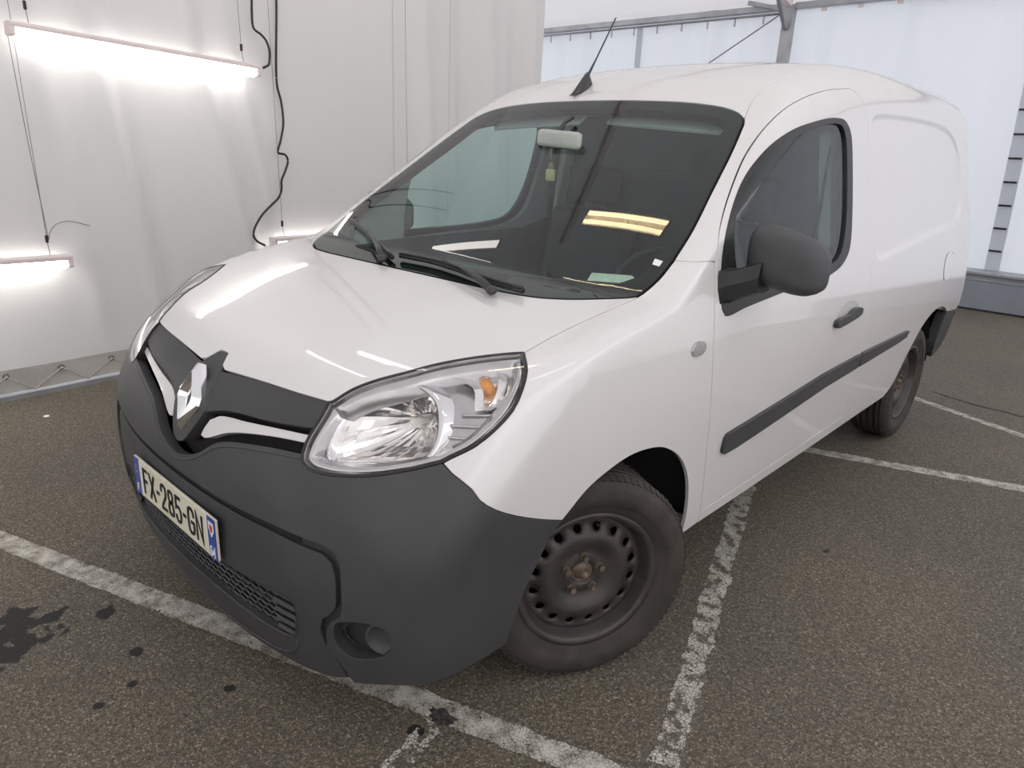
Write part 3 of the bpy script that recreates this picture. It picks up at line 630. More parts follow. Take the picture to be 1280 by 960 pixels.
# ---- headlights
LIGHT=path(LUP,LOUT,LLOW,LIN,step=.015)
LP=('dir',(.45,-1,.55))
BOWL=[(.494,-.589,.886),(.582,-.529,.904),(.636,-.523,.902),(.692,-.532,.888),(.728,-.554,.859),(.747,-.578,.821),(.745,-.607,.788),(.714,-.634,.773),(.593,-.694,.752),(.537,-.713,.744),(.519,-.704,.764),(.512,-.678,.810),(.498,-.639,.854)]
IND=[(.608,-.447,.926),(.679,-.390,.938),(.705,-.373,.941),(.744,-.391,.933),(.781,-.431,.915),(.794,-.466,.892),(.779,-.490,.883),(.736,-.457,.914)]
for sg in (1,-1):
    e=empty('headlight',(0,0,0),0,van)
    cv=lambda pts:[np.array(p)*[sg,1,1] for p in pts][::sg]
    lp=('dir',(.45*sg,-1,.55))
    fl=[np.array(p) for p in cv(LIGHT)]
    surf('lens',fl,lp,M['lens'],e,inset=.004,off=.001,flange=False,sp=.02)
    hole=None
    pr=Proj(*lp)
    # black seal around the lens
    P0=snap(fl);N0=grad(P0);cen=P0.mean(0)
    wallring('seal',fl,.0015,-.03,M['rubber'],e)
    bm=bmesh.new();n=len(P0);dirs=[]
    tin=[]
    for i in range(n):
        t=P0[(i+1)%n]-P0[i-1];s_=np.cross(t,N0[i]);s_/=np.linalg.norm(s_)
        if s_@(cen-P0[i])<0:s_=-s_
        tin.append(s_)
    ra=[bm.verts.new(tuple(P0[i]+N0[i]*.0018)) for i in range(n)];rb=[bm.verts.new(tuple(P0[i]+tin[i]*.0065+N0[i]*.0012)) for i in range(n)]
    for i in range(n): bm.faces.new((ra[i],ra[(i+1)%n],rb[(i+1)%n],rb[i]))
    frombm('seal_lip',bm,M['rubber'],e)
    wallring('bezel_wall',[np.array(p) for p in (P0+np.array(tin)*.006)],-.002,-.062,M['silver'],e)
    # bright stepped bezel following the outline
    ring=[]
    bm=bmesh.new()
    rs=[]
    for q,(dn,di) in enumerate(((-.012,.012),(-.010,.018),(-.024,.024),(-.030,.032),(-.058,.036))):
        rs.append([bm.verts.new(tuple(P0[i]+tin[i]*di+N0[i]*dn)) for i in range(n)])
    for q in range(len(rs)-1):
        for i in range(n): bm.faces.new((rs[q][i],rs[q][(i+1)%n],rs[q+1][(i+1)%n],rs[q+1][i]))
    frombm('bezel',bm,M['silver'],e,True)
    # main reflector bowl
    Bc=np.array(catmull([np.array(p)*[sg,1,1] for p in BOWL],.012,True));bc=Bc.mean(0);ax=np.array((0.10*sg,1,-.12));ax/=np.linalg.norm(ax)
    def rim(name,lv,m,smooth=True,cap=False):
        bm=bmesh.new();rr=[[bm.verts.new(tuple(bc+(p-bc)*s_+ax*d)) for p in Bc] for s_,d in lv]
        for q in range(len(rr)-1):
            for i in range(len(Bc)): bm.faces.new((rr[q][i],rr[q][(i+1)%len(Bc)],rr[q+1][(i+1)%len(Bc)],rr[q+1][i]))
        if cap: bm.faces.new(rr[-1])
        return frombm(name,bm,m,e,smooth)
    rim('bowl_rim',[(1.05,.035),(1.05,.004),(1.02,-.002),(.96,0),(.94,.010)],M['chrome'])
    # bowl with vertical flutes
    bm=bmesh.new();K=[(.945,.008),(.93,.025),(.88,.048),(.79,.068),(.66,.085),(.5,.098),(.34,.107),(.2,.112)]
    n2=len(Bc)
    rr=[[bm.verts.new(tuple(bc+(p-bc)*s_+ax*(d+.004*math.sin(i*2*PI/n2*20)*(1 if .3<s_<.90 else 0)))) for i,p in enumerate(Bc)] for s_,d in K]
    for q in range(len(rr)-1):
        for i in range(n2): bm.faces.new((rr[q][i],rr[q][(i+1)%n2],rr[q+1][(i+1)%n2],rr[q+1][i]))
    bm.faces.new(rr[-1]);frombm('reflector_bowl',bm,M['reflector'],e,False)
    b0=Vector(bc+ax*.112);tube('bulb',[b0,b0-Vector(ax)*.025,b0-Vector(ax)*.04,b0-Vector(ax)*.045],[.009,.010,.008,.003],M['bulb'],e,12)
    # horizontal foot ledge below the bowl
    # indicator pocket
    Ic=np.array(catmull([np.array(p)*[sg,1,1] for p in IND],.01,True));ic=Ic.mean(0)
    bm=bmesh.new();lv=[(1.06,.02),(1.03,-.004),(.97,0),(.8,.022),(.45,.036),(.2,.038)]
    rr=[[bm.verts.new(tuple(ic+(p-ic)*s_+ax*d)) for p in Ic] for s_,d in lv]
    for q in range(len(rr)-1):
        for i in range(len(Ic)): bm.faces.new((rr[q][i],rr[q][(i+1)%len(Ic)],rr[q+1][(i+1)%len(Ic)],rr[q+1][i]))
    bm.faces.new(rr[-1]);frombm('indicator_pocket',bm,M['reflector'],e,False)
    a0=Vector((.752*sg,-.425,.905));a1=Vector(ic)+Vector(ax)*.03
    o=tube('indicator_bulb',[a1,a1+(a0-a1)*.35,a0,a0+(a0-a1)*.12],[.012,.015,.014,.005],M['amber'],e,16);o['label']='amber indicator bulb'
    surf('housing',fl,lp,M['silver'],e,off=-.050,inset=-.004,flange=False,sp=.02,holes=[bc+(Bc-bc)*.99+ax*.02,ic+(Ic-ic)*.97+ax*.01])
    # ribs in the outer part
    for k in range(5):
        z0=.895-.022*k;xs=np.linspace(.765-.006*k,.825-.006*k,6)
        pts=[]
        for x in xs:
            p=snap(np.array([[x*sg,float(nose(x,z0)),z0]]),lambda P:Fn(P)+.045)[0];pts.append(tuple(p))
        tube('rib',pts,.0035,M['silver'],e,6)
# ---- underside and structure seen through openings, plus a light-blocking box
def hull(name,ys,m,parent,x,z0,z1):
    return box(name,(0,(ys[0]+ys[1])/2,(z0+z1)/2),(2*x,ys[1]-ys[0],z1-z0),m,parent)
ub=hull('underbody',(-.45,3.30),K_,van,.52,.24,.34)
hull('sill_floor',(.42,2.28),K_,van,.84,.315,.40);hull('cargo_floor',(3.14,3.32),K_,van,.60,.44,.52)
hull('engine_bay_blocker',(-.62,.30),K_,van,.50,.30,.80)  # unseen dark box added in the engine bay to block light
hull('front_crossmember',(-.66,-.55),K_,van,.62,.26,.62)
hull('cargo_bed',(.9,3.34),K_,van,.55,.40,.62)
for (cy,r) in ((.0,.385),(2.72,.40)):
    for sg in (1,-1):
        bm=bmesh.new();n=28;pr_=[]
        for x in (.52,.858):
            pr_.append([bm.verts.new((sg*x,cy+(r if (cy>1 or a<PI/2) else .455)*math.cos(a),.31+r*math.sin(a)*(1.0))) for a in np.linspace(.12,PI-.12,n)])
        for i in range(n-1): bm.faces.new((pr_[0][i],pr_[0][i+1],pr_[1][i+1],pr_[1][i]))
        bm.faces.new(pr_[0])
        frombm('wheel_liner',bm,M['dark'],van,True)
# ---- wheels: axis along local x, outer face towards +x
def make_wheel():
    e=empty('wheel',(0,0,0),0,van)
    R=.312
    prof=[(.198,-.085),(.212,-.096),(.245,-.104),(.275,-.103),(.296,-.094),(.307,-.080),(.311,-.07)]
    tread=[]
    for k,x in enumerate((-.062,-.034,0,.034,.062)):
        tread+= [(R,x-.006),(R-.007,x-.004),(R-.007,x+.004),(R,x+.006)]
    prof=prof+tread+[(.311,.07),(.307,.080),(.297,.092),(.292,.0935),(.290,.097),(.280,.1015),(.262,.104),(.240,.1035),(.238,.1015),(.226,.098),(.212,.091),(.200,.084)]
    lathe('tire',prof,M['tire'],e,96)
    # shoulder sipes, cut as small blocks standing on the shoulders
    bm=bmesh.new()
    for k in range(84):
        a=2*PI*k/84
        for sx in (-1,1):
            rot=Matrix.Rotation(a,3,'X');c=rot@Vector((0,0,.3045))
            bbox(bm,c+Vector((sx*.077,0,0)),(.022,.013,.010),rot@Matrix.Rotation(sx*.45,3,'Y'))
    tag(frombm('tread_blocks',bm,M['tire'],e),kind='stuff')
    rim=lathe('rim',[(.150,-.08),(.175,-.085),(.196,-.088),(.203,-.088),(.200,-.080),(.190,-.074),(.186,-.03),(.172,.02),(.178,.055),(.187,.066),(.189,.082),(.195,.087),(.2075,.091),(.2085,.084),(.198,.078)],M['steel'],e,96)
    # pressed disc with sixteen round holes
    NH=16;rh=.0122;rc=.150
    def zf(r): return float(np.interp(r,[0,.028,.034,.056,.064,.095,.115,.132,.150,.166,.178],[.030,.030,.046,.047,.040,.060,.066,.060,.050,.047,.050]))
    V=[];E=[]
    def loop(c,r,n):
        k=len(V)
        for i in range(n): V.append((c[0]+r*math.cos(2*PI*i/n),c[1]+r*math.sin(2*PI*i/n)));E.append((k+i,k+(i+1)%n))
    loop((0,0),.178,96);hc=[(rc*math.cos(2*PI*(k+.5)/NH),rc*math.sin(2*PI*(k+.5)/NH)) for k in range(NH)]
    for c in hc: loop(c,rh,16)
    loop((0,0),.028,32)
    for r,n in ((.034,36),(.047,40),(.060,48),(.066,48),(.083,56),(.100,64),(.106,68),(.112,72),(.119,80),(.127,84),(.169,96)):
        for i in range(n):
            p=(r*math.cos(2*PI*i/n),r*math.sin(2*PI*i/n))
            if all(math.hypot(p[0]-c[0],p[1]-c[1])>rh+.003 for c in hc): V.append(p)
    for i in range(NH):
        for rr_ in (.138,.150,.162):
            a=2*PI*i/NH;V.append((rr_*math.cos(a),rr_*math.sin(a)))
    vo,eo,fo,_,_,_=delaunay_2d_cdt([Vector(v) for v in V],E,[],0,1e-6)
    bm=bmesh.new();bv=[bm.verts.new((zf(v.length),v.x,v.y)) for v in vo]
    for f in fo:
        c=sum((vo[i] for i in f),Vector((0,0)))/len(f)
        if c.length>.178 or c.length<.028 or any(math.hypot(c.x-h[0],c.y-h[1])<rh for h in hc): continue
        bm.faces.new([bv[i] for i in f])
    for v in [v for v in bm.verts if not v.link_faces]: bm.verts.remove(v)
    disc=frombm('steel_disc',bm,M['steel'],e,True)
    mod=disc.modifiers.new('thick','SOLIDIFY');mod.thickness=.006
    for k in range(5):
        a=2*PI*k/5+PI/2;bm=bmesh.new()
        y,z=.054*math.cos(a),.054*math.sin(a)
        for r_,x0,x1 in ((.0125,.044,.050),(.0095,.050,.066)):
            res=bmesh.ops.create_cone(bm,segments=6 if r_<.01 else 16,radius1=r_,radius2=r_*.95,depth=x1-x0,cap_ends=True)
            for v in res['verts']: v.co=Vector(((x0+x1)/2+v.co.z,y+v.co.x,z+v.co.y))
        frombm('wheel_bolt',bm,M['rust'],e)
    lathe('hub',[(.034,.028),(.033,.040),(.029,.043),(.027,.040),(.022,.041),(.018,.052),(.012,.060),(.010,.068),(.0,.069)],M['rust'],e,32)
    tube('valve',[(.062,.02,.168),(.078,.021,.163)],.003,M['rubber'],e,8)
    lathe('brake_drum',[(.0,-.02),(.125,-.02),(.13,-.03),(.13,-.07),(.0,-.07)],M['dark'],e,32)
    return e
w0=make_wheel()
def copy_part(o,parent):
    c=o.copy();COL.objects.link(c);c.parent=parent
    for ch in o.children: copy_part(ch,c)
    return c
w0.location=(.773,-.070,.311);w0.rotation_euler=(0,0,math.radians(-28))
w0['label']='front wheel turned towards the camera, black steel with rusty hub'
for loc,rz in (((-.773,-.03,.311),PI-math.radians(28)),((.782,2.70,.311),0),((-.775,2.70,.311),PI)):
    c=copy_part(w0,van);c.location=loc;c.rotation_euler=(0,0,rz)
    if 'label' in c: del c['label']
# ---- mirrors (outline in the x-z plane, rounded shell running back in y)
def mirror_(sg):
    e=empty('door_mirror',(0,0,0),0,van)
    def ring(y,s,dx=0,dz=0,):
        out=[]
        for k in range(32):
            a=2*PI*k/32;c,s_=math.cos(a),math.sin(a)
            ex=.54
            X=math.copysign(abs(c)**ex,c);Z=math.copysign(abs(s_)**ex,s_)
            w=.109;h=.083*(1-.10*X)
            out.append(((1.003+dx+X*w*s)*sg,y,1.168+dz+Z*h*s-.022*X-.006))
        return out
    bm=bmesh.new();L=[ring(.435,.30),ring(.438,.55),ring(.447,.78),ring(.463,.92),ring(.49,.99),ring(.53,1.0),ring(.565,.97),ring(.572,.94),ring(.566,.90)]
    rr=[[bm.verts.new(p) for p in l] for l in L]
    for q in range(len(rr)-1):
        for k in range(32): bm.faces.new((rr[q][k],rr[q][(k+1)%32],rr[q+1][(k+1)%32],rr[q+1][k]))
    bm.faces.new(rr[0])
    frombm('mirror_shell',bm,M['plastic'],e,True)
    bm=bmesh.new();bm.faces.new([bm.verts.new(p) for p in ring(.567,.90)]);frombm('mirror_glass',bm,M['chrome'],e)
    bm=bmesh.new();rr=[]
    for x,y0,y1,z0,z1 in ((.872,.365,.47,1.020,1.130),(.90,.375,.475,1.05,1.130),(.935,.40,.49,1.062,1.145),(.965,.43,.51,1.075,1.16)):
        rr.append([bm.verts.new((sg*x,y,z)) for y,z in ((y0,z0),(y0-.008,(z0+z1)/2),(y0,z1),((y0+y1)/2,z1+.006),(y1,z1),(y1,z0),((y0+y1)/2,z0-.006))])
    for q in range(len(rr)-1):
        for k in range(7): bm.faces.new((rr[q][k],rr[q][(k+1)%7],rr[q+1][(k+1)%7],rr[q+1][k]))
    bm.faces.new(rr[0]);bm.faces.new(rr[-1]);frombm('mirror_arm',bm,M['rubber'],e,False)
    if sg<0: # the far mirror is folded in
        h=Vector((-.895,.45,0));q=Matrix.Rotation(math.radians(-80),3,'Z');e.rotation_euler=(0,0,math.radians(-80));e.location=h-q@h+Vector((-.125,.04,-.03))
for sg in (1,-1): mirror_(sg)
# ---- antenna
ant=empty('antenna',(0,0,0),0,van)
b=Vector((-.139,.925,1.672))
b=Vector(snap([(-.139,.93,1.67)])[0])
bm=bmesh.new();rr=[]
for dy,w,h in ((-.055,.006,.002),(-.02,.018,.022),(.005,.023,.050),(.03,.022,.064),(.055,.016,.022),(.070,.006,.003)):
    zz=float(Roof(b.x,b.y+dy))-.006
    rr.append([bm.verts.new((b.x+a*w,b.y+dy+c_*.02,zz+c_*h)) for a,c_ in ((-1,0),(-.8,.5),(-.3,1),(.3,1),(.8,.5),(1,0))])
for q in range(len(rr)-1):
    for k in range(5): bm.faces.new((rr[q][k],rr[q][k+1],rr[q+1][k+1],rr[q+1][k]))
frombm('antenna_foot',bm,M['plastic2'],ant,True)
tube('antenna_rod',[(-.139,.965,1.715),(-.139,.992,1.745),(-.139,1.03,1.80),(-.139,1.145,1.972)],[.009,.006,.0035,.0028],M['plastic2'],ant,8)
box('roof_lamp',(.0,3.30,1.868),(.06,.05,.03),M['plastic2'],van,bev=.006)
# ---- wipers
def onscreen(x,y,off):
    p=snap([(x,y,1.06+(y-.0)/1.515)],lambda P:Fn(P)-off)[0];return Vector(p)
for pts,piv in ((((-.066,-.033),(.10,-.030),(.233,-.044),(.387,-.066),(.521,-.068)),(.45,-.115)),(((-.617,.135),(-.453,.087),(-.312,.040),(-.075,-.058)),(-.09,-.085))):
    e=empty('wiper',(0,0,0),0,van)
    P3=[onscreen(x,y,.016) for x,y in pts]
    P3=[Vector(p) for p in catmull([tuple(p) for p in P3],.04)]
    tube('wiper_blade',P3,.0085,M['rubber'],e,6)
    tube('blade_spoiler',[p+Vector((0,-.004,.010)) for p in P3],.0045,M['plastic2'],e,6)
    mid=P3[int(len(P3)*.42)]+Vector((0,0,.014));pv=onscreen(piv[0],piv[1],.018)
    tube('wiper_arm',[pv,pv+(mid-pv)*.25+Vector((0,0,.012)),pv+(mid-pv)*.6+Vector((0,0,.012)),mid],[.013,.010,.006,.005],M['plastic2'],e,8)
    bm=bmesh.new();res=bmesh.ops.create_uvsphere(bm,u_segments=12,v_segments=8,radius=.016)
    for v in res['verts']: v.co=Vector((v.co.x,v.co.y,v.co.z*.8))+pv
    frombm('pivot_cap',bm,M['plastic2'],e,True)
# ---- cabin
bm=bmesh.new()
def dashz(x,y): return .985-.10*max(0,y-.35)-.02*x*x+ .045*math.exp(-((x-.38)/.20)**2-((y-.62)/.12)**2)
rows=[]
for j in range(13):
    y=.10+j*.045;rows.append([bm.verts.new((-.76+1.52*i/24,y-.05*(((i-12)/12)**2)*0,dashz(-.76+1.52*i/24,y))) for i in range(25)])
for dz,y in ((-.03,.655),(-.12,.665),(-.30,.62),(-.50,.56)):
    rows.append([bm.verts.new((-.76+1.52*i/24,y,dashz(-.76+1.52*i/24,.64)+dz)) for i in range(25)])
for j in range(len(rows)-1):
    for i in range(24): bm.faces.new((rows[j][i],rows[j][i+1],rows[j+1][i+1],rows[j+1][i]))
dash=frombm('dashboard',bm,M['trim'],van,True)
st=empty('steering_wheel',(.38,.80,.93),0,van);st.rotation_euler=(math.radians(62),0,0)
bm=bmesh.new();n=48;rr=[]
for k in range(n):
    a=2*PI*k/n;rr.append([bm.verts.new(((.185+.014*math.cos(b_))*math.cos(a),(.185+.014*math.cos(b_))*math.sin(a),.014*math.sin(b_))) for b_ in [2*PI*j/10 for j in range(10)]])
for k in range(n):
    for j in range(10): bm.faces.new((rr[k][j],rr[k][(j+1)%10],rr[(k+1)%n][(j+1)%10],rr[(k+1)%n][j]))
frombm('wheel_rim',bm,M['rubber'],st,True)
bm=bmesh.new();bbox(bm,(0,0,0),(.13,.11,.04),None,.015);bbox(bm,(-.10,.01,0),(.16,.035,.015),None,.004);bbox(bm,(.10,.01,0),(.16,.035,.015),None,.004);bbox(bm,(0,-.10,0),(.04,.16,.015),None,.004)
frombm('wheel_hub',bm,M['trim'],st)
box('bulkhead',(0,1.60,1.0),(1.42,.03,1.22),M['trim'],van)
for i,z in enumerate((.75,.95,1.15,1.35)): box('bulkhead_rib',(0,1.575,z),(1.36,.02,.03),M['trim'],van)
def seat(x,w):
    e=empty('seat',(x,1.15,.45),0,van)
    bm=bmesh.new();bbox(bm,(0,0,.10),(w,.50,.14),None,.04);frombm('cushion',bm,M['seat'],e,True)
    bm=bmesh.new();bbox(bm,(0,.25,.42),(w,.13,.62),Matrix.Rotation(-.18,3,'X'),.05);frombm('backrest',bm,M['seat'],e,True)
    bm=bmesh.new();bbox(bm,(0,.31,.83),(.26,.09,.18),Matrix.Rotation(-.12,3,'X'),.035);frombm('headrest',bm,M['seat'],e,True)
    for s in (-.06,.06): tube('headrest_post',[(s,.30,.68),(s,.31,.76)],.006,M['wire'],e,6)
seat(.40,.50);seat(-.40,.50)
surf('headliner',[(-.58,.93,1.6),(.58,.93,1.6),(.62,1.2,1.7),(.62,1.58,1.75),(-.62,1.58,1.75),(-.62,1.2,1.7)],UP,M['trimlight'],van,off=-.035,flange=False,sp=.08)
for sg in (1,-1):
    o=surf('sun_visor',[(sg*x,y,1.55) for x,y in ((.07,.86),(.55,.84),(.58,.90),(.55,.95),(.07,.97))][::sg],UP,M['trimlight'],van,off=-.06,depth=.012,sp=.04)
# inner faces of the pillars and doors
TRIMP=path([(.775,.33,1.17),(.72,.55,1.33),(.66,.80,1.50),(.64,.93,1.58)],[(.64,.93,1.58),(.72,1.0,1.60)],[(.72,1.0,1.60),(.72,.80,1.50),(.75,.62,1.39),(.80,.43,1.20)],[(.80,.43,1.20),(.775,.33,1.17)])
for sg in (1,-1):
    def sgn(L): return [np.array(p)*[sg,1,1] for p in L][::sg]
    surf('pillar_trim',sgn(TRIMP),('dir',(.7*sg,-.6,.5)),M['trimlight'],van,off=-.034,flange=False,sp=.05)
    surf('door_card',sgn(path([(.88,.45,1.02),(.88,1.40,1.04)],[(.88,1.40,1.04),(.89,1.62,1.1)],[(.89,1.62,1.1),(.89,1.62,.42)],[(.89,1.62,.42),(.89,.48,.42)],[(.89,.48,.42),(.88,.45,1.02)])),('dir',(sg,0,.2)),M['trim'],van,off=-.04,flange=False,sp=.06)
    box('pillar_cover',(sg*.70,1.545,1.33),(.05,.08,.46),M['trimlight'],van,rot=Matrix.Rotation(sg*-.17,3,'Y'),bev=.01)
    tube('seat_belt',[(sg*.70,1.49,1.50),(sg*.71,1.47,1.2),(sg*.70,1.44,.85)],.024,M['rubber'],van,6,sx=.12)
surf('corner_trim',[np.array(p) for p in path([(-.86,.36,1.20),(-.79,.56,1.34),(-.775,.64,1.39)],[(-.775,.64,1.39),(-.82,.60,1.28),(-.86,.585,1.15),(-.88,.60,1.02)],[(-.88,.60,1.02),(-.89,.30,1.00)],[(-.89,.30,1.0),(-.86,.36,1.20)])],('dir',(-1,0,.3)),M['trimlight'],van,off=-.03,flange=False,sp=.05)
# rear-view mirror and what hangs from it
rv=empty('rear_view_mirror',(0,0,0),0,van)
bm=bmesh.new();bbox(bm,(.052,.60,1.476),(.205,.03,.062),Matrix.Rotation(.06,3,'Y'),.0145);frombm('mirror_body',bm,mat('pale_mirror_case',(.42,.46,.42),.35,noise_s=20,noise_a=.1),rv,True)
tube('mirror_stem',[(.03,.61,1.49),(.02,.66,1.535),(.01,.72,1.56)],.008,M['plastic2'],rv,8)
af=empty('air_freshener',(-.008,.632,1.325));tag(af,'small cream bottle air freshener hanging on a cord from the interior mirror','air freshener')
bm=bmesh.new();bbox(bm,(0,0,.022),(.034,.024,.044),None,.006);frombm('bottle',bm,M['yellow'],af,True)
bm=bmesh.new();res=bmesh.ops.create_cone(bm,segments=16,radius1=.011,radius2=.007,depth=.022,cap_ends=True)
for v in res['verts']: v.co.z+=.056
frombm('cap',bm,mat('wooden_cap',(.45,.32,.15),.5,noise_s=40,noise_a=.3),af,True)
tube('cord',[(0,0,.066),(.002,-.006,.10),(.008,-.012,.135)],.0012,M['rope'],af,5)
tube('cord',[(0,0,.066),(-.006,-.006,.10),(.014,-.012,.135)],.0012,M['rope'],af,5)
# ---------------------------------------------------------------- the tent
def struct(o,kind='structure'): o['kind']=kind;return o
def wallx(y): # left curtain runs slightly askew
    return -2.735-.0775*(y+.45)
def folds(y,z):
    f=0
    for (y0,sl,w,a) in ((-.10,.15,.05,.022),(.02,.13,.035,-.016),(.48,.22,.06,.030),(.60,.24,.04,-.018),(.75,.20,.05,.014),(-.35,.10,.06,.014),(2.45,.05,.09,.03),(2.9,.06,.07,-.03),(3.25,.08,.10,.035),(3.6,.06,.07,-.03),(3.85,.02,.05,.03)):
        d=(y-y0-sl*(2.2-z))/w
        f+=2.3*a*math.exp(-d*d)*(.45+.55*math.sin(min(max((z+.3)/2.6,0),1)*PI))
    f*=min(max((z-.14)/.3,0),1)
    return f+.014*noise.noise(Vector((y*1.1,z*.35,3)))+.006*noise.noise(Vector((y*4,z*1.0,7)))
def sheet(name,fn,us,vs,m):
    me=bpy.data.meshes.new(name);nu,nv_=len(us),len(vs)
    me.from_pydata([fn(u,v) for v in vs for u in us],[],[(j*nu+i,j*nu+i+1,(j+1)*nu+i+1,(j+1)*nu+i) for j in range(nv_-1) for i in range(nu-1)])
    return link(name,me,m,None,True)
wl=struct(sheet('wall_left',lambda y,z:(wallx(y)+folds(y,z),y,z),np.arange(-5,4.001,.03),np.arange(.12,3.45,.06),M['curtain']))
# hem band with eyelets and lacing
struct(sheet('trim_1',lambda y,z:(wallx(y)+.012+.006*math.sin(y*9)+.02*(.14-z),y,z),np.arange(-5,4,.04),[.035,.07,.105,.14,.165],M['hem']))
gb=struct(box('trim_2',(wallx(-.5)-.015,-.5,.013),(.12,9.0,.026),M['metalgrey'],rot=Matrix.Rotation(math.atan(.0775),3,'Z')))
rope=empty('lacing_rope',(wallx(-.4),-.4,0));tag(rope,'grey rope laced in a zigzag through the eyelets along the bottom of the left curtain','rope')
ey=[-1.80+.274*k for k in range(14)]
pts=[]
for k,y in enumerate(ey):
    pts.append((wallx(y)+.028,y,.132));pts.append((wallx(y+.125)+.045,y+.125,.042))
tube('cord',[(p[0]-wallx(-.4),p[1]+.4,p[2]) for p in pts],.0045,M['rope'],rope,6)
for y in ey:
    bm=bmesh.new();rr=[]
    for k in range(14):
        a=2*PI*k/14;rr.append([bm.verts.new((wallx(y)+.022+.003*math.sin(b_),y+(.014+.004*math.cos(b_))*math.cos(a),.134+(.014+.004*math.cos(b_))*math.sin(a))) for b_ in [2*PI*j/6 for j in range(6)]])
    for k in range(14):
        for j in range(6): bm.faces.new((rr[k][j],rr[k][(j+1)%6],rr[(k+1)%14][(j+1)%6],rr[(k+1)%14][j]))
    frombm('eyelet',bm,M['wire'],wl)
# welded fabric seams
for y,w in ((2.13,.003),(2.75,.003)):
    o=struct(sheet('fabric_seam',lambda u,z,y=y:(wallx(y)+folds(y+u,z)+.003,y+u,z),[-w,0,w],np.arange(.15,3.4,.06),M['seam']));o.parent=wl;del o['kind']
YB=7.86
def bf(x,z):
    f=.10*noise.noise(Vector((x*1.3,z*.12,1)))+.05*noise.noise(Vector((x*5,z*.25,5)))
    if x<-2.4: f+=.07*math.sin(x*9+1.2*math.sin(x*2.3))*(.4+.6*min(max((3.3-z)/1.2,0),1))
    return f
wb=struct(sheet('wall_back',lambda x,z:(x,YB+bf(x,z),z),np.arange(-9,6,.06),list(np.arange(.05,3.3,.12))+[3.24],M['backfab']))
wr=struct(sheet('wall_right',lambda y,z:(4.6,y,z),np.arange(-6,8.1,.5),np.arange(0,3.31,.3),M['rightfab']))
wf=struct(sheet('wall_front',lambda x,z:(x,-6,z),np.arange(-9,4.7,.5),np.arange(0,3.31,.3),M['sidefab']))
wo=struct(sheet('wall_far_left',lambda y,z:(-9,y,z),np.arange(-6,8.1,.5),np.arange(0,3.31,.3),M['backfab']))
# roof: rises from the eaves to a ridge along x
def rz(y): return 3.24+2.3*(1-abs(y-.95)/7.0)
cl=struct(sheet('ceiling',lambda x,y:(x,y,rz(y)-.10*math.sin((x+9)/13.6*PI*4)**2*0+.03*noise.noise(Vector((x,y,0)))*(0 if y>7.6 else 1)),np.arange(-9,4.7,.4),list(np.arange(-6.05,7.8,.35))+[7.95],M['roofab']))
# aluminium frame
def fr(name,a,b,s,parent=None,m=M['metalgrey']):
    a,b=Vector(a),Vector(b);d=b-a;q=d.to_track_quat('Z','Y').to_matrix()
    bm=bmesh.new();bbox(bm,(0,0,0),(s[0],s[1],d.length),None,.006)
    for v in bm.verts: v.co=q@v.co+(a+b)/2
    return frombm(name,bm,m,parent)
frame=empty('tent_frame',(-2.4,7.7,0));tag(frame,'aluminium tent post carrying the eave beam and roof rafter at the back','tent frame')
def frc(*a,**k):
    o=fr(*a,parent=frame,**k)
    for v in o.data.vertices: v.co-=frame.location
    return o
frc('post',(-2.40,7.72,0),(-2.40,7.72,3.25),(.13,.10))
frc('eave_beam',(-8.9,7.74,3.235),(-2.46,7.74,3.235),(.10,.07));frc('eave_beam',(-2.34,7.74,3.235),(4.6,7.74,3.235),(.10,.07))
frc('rafter',(-2.40,7.70,3.28),(-2.40,.95,5.48),(.07,.14),m=M['lampbody']);frc('rafter',(-8,7.70,3.28),(-8,.95,5.48),(.07,.14),m=M['lampbody']);
frc('knee_bracket',(-2.40,7.66,2.98),(-2.40,7.25,3.38),(.05,.05));frc('bracket_arm',(-2.46,7.70,3.20),(-2.9,7.60,3.30),(.05,.05))
tube('brace_cable',[(-2.46-frame.location.x,-.02,3.17),(-3.75-frame.location.x,.0,2.45),(-6.0-frame.location.x,.0,1.2)],.008,M['wire'],frame,6)
tube('curtain_rail',[(-8.8-frame.location.x,.06,3.17),(-2.5-frame.location.x,.06,3.17)],.014,M['metalgrey'],frame,6)
for k in range(16):
    x=-8.6+k*.39;bm=bmesh.new();bbox(bm,(x-frame.location.x,.07,3.12),(.02,.012,.10));frombm('curtain_hook',bm,M['metalgrey'],frame)
for k in range(9):
    x=-2.0+k*.42;bm=bmesh.new();bbox(bm,(x-frame.location.x,.05,3.18),(.07,.02,.045),None,.004);frombm('beam_clip',bm,M['lampbody'],frame)
# overlap seam with dark ties on the back wall
sb=sheet('overlap_strip',lambda u,z:(.30+u-.03*(z-.4),YB-.05+.012*math.cos(u*22),z),[-.07,-.035,0,.035,.07],np.arange(.38,3.2,.1),M['backfab']);sb.parent=wb
sb2=sheet('overlap_strip',lambda u,z:(-4.62+u,YB-.05,z),[-.05,0,.05],np.arange(.38,3.2,.1),M['backfab']);sb2.parent=wb
for k in range(11):
    z=.62+.24*k;box('strap',(.30-.03*(z-.4),YB-.085,z),(.12,.012,.022),M['rubber'],wb)
    if k%3==2: box('strap',(-4.62,YB-.07,z),(.07,.012,.022),M['rubber'],wb)
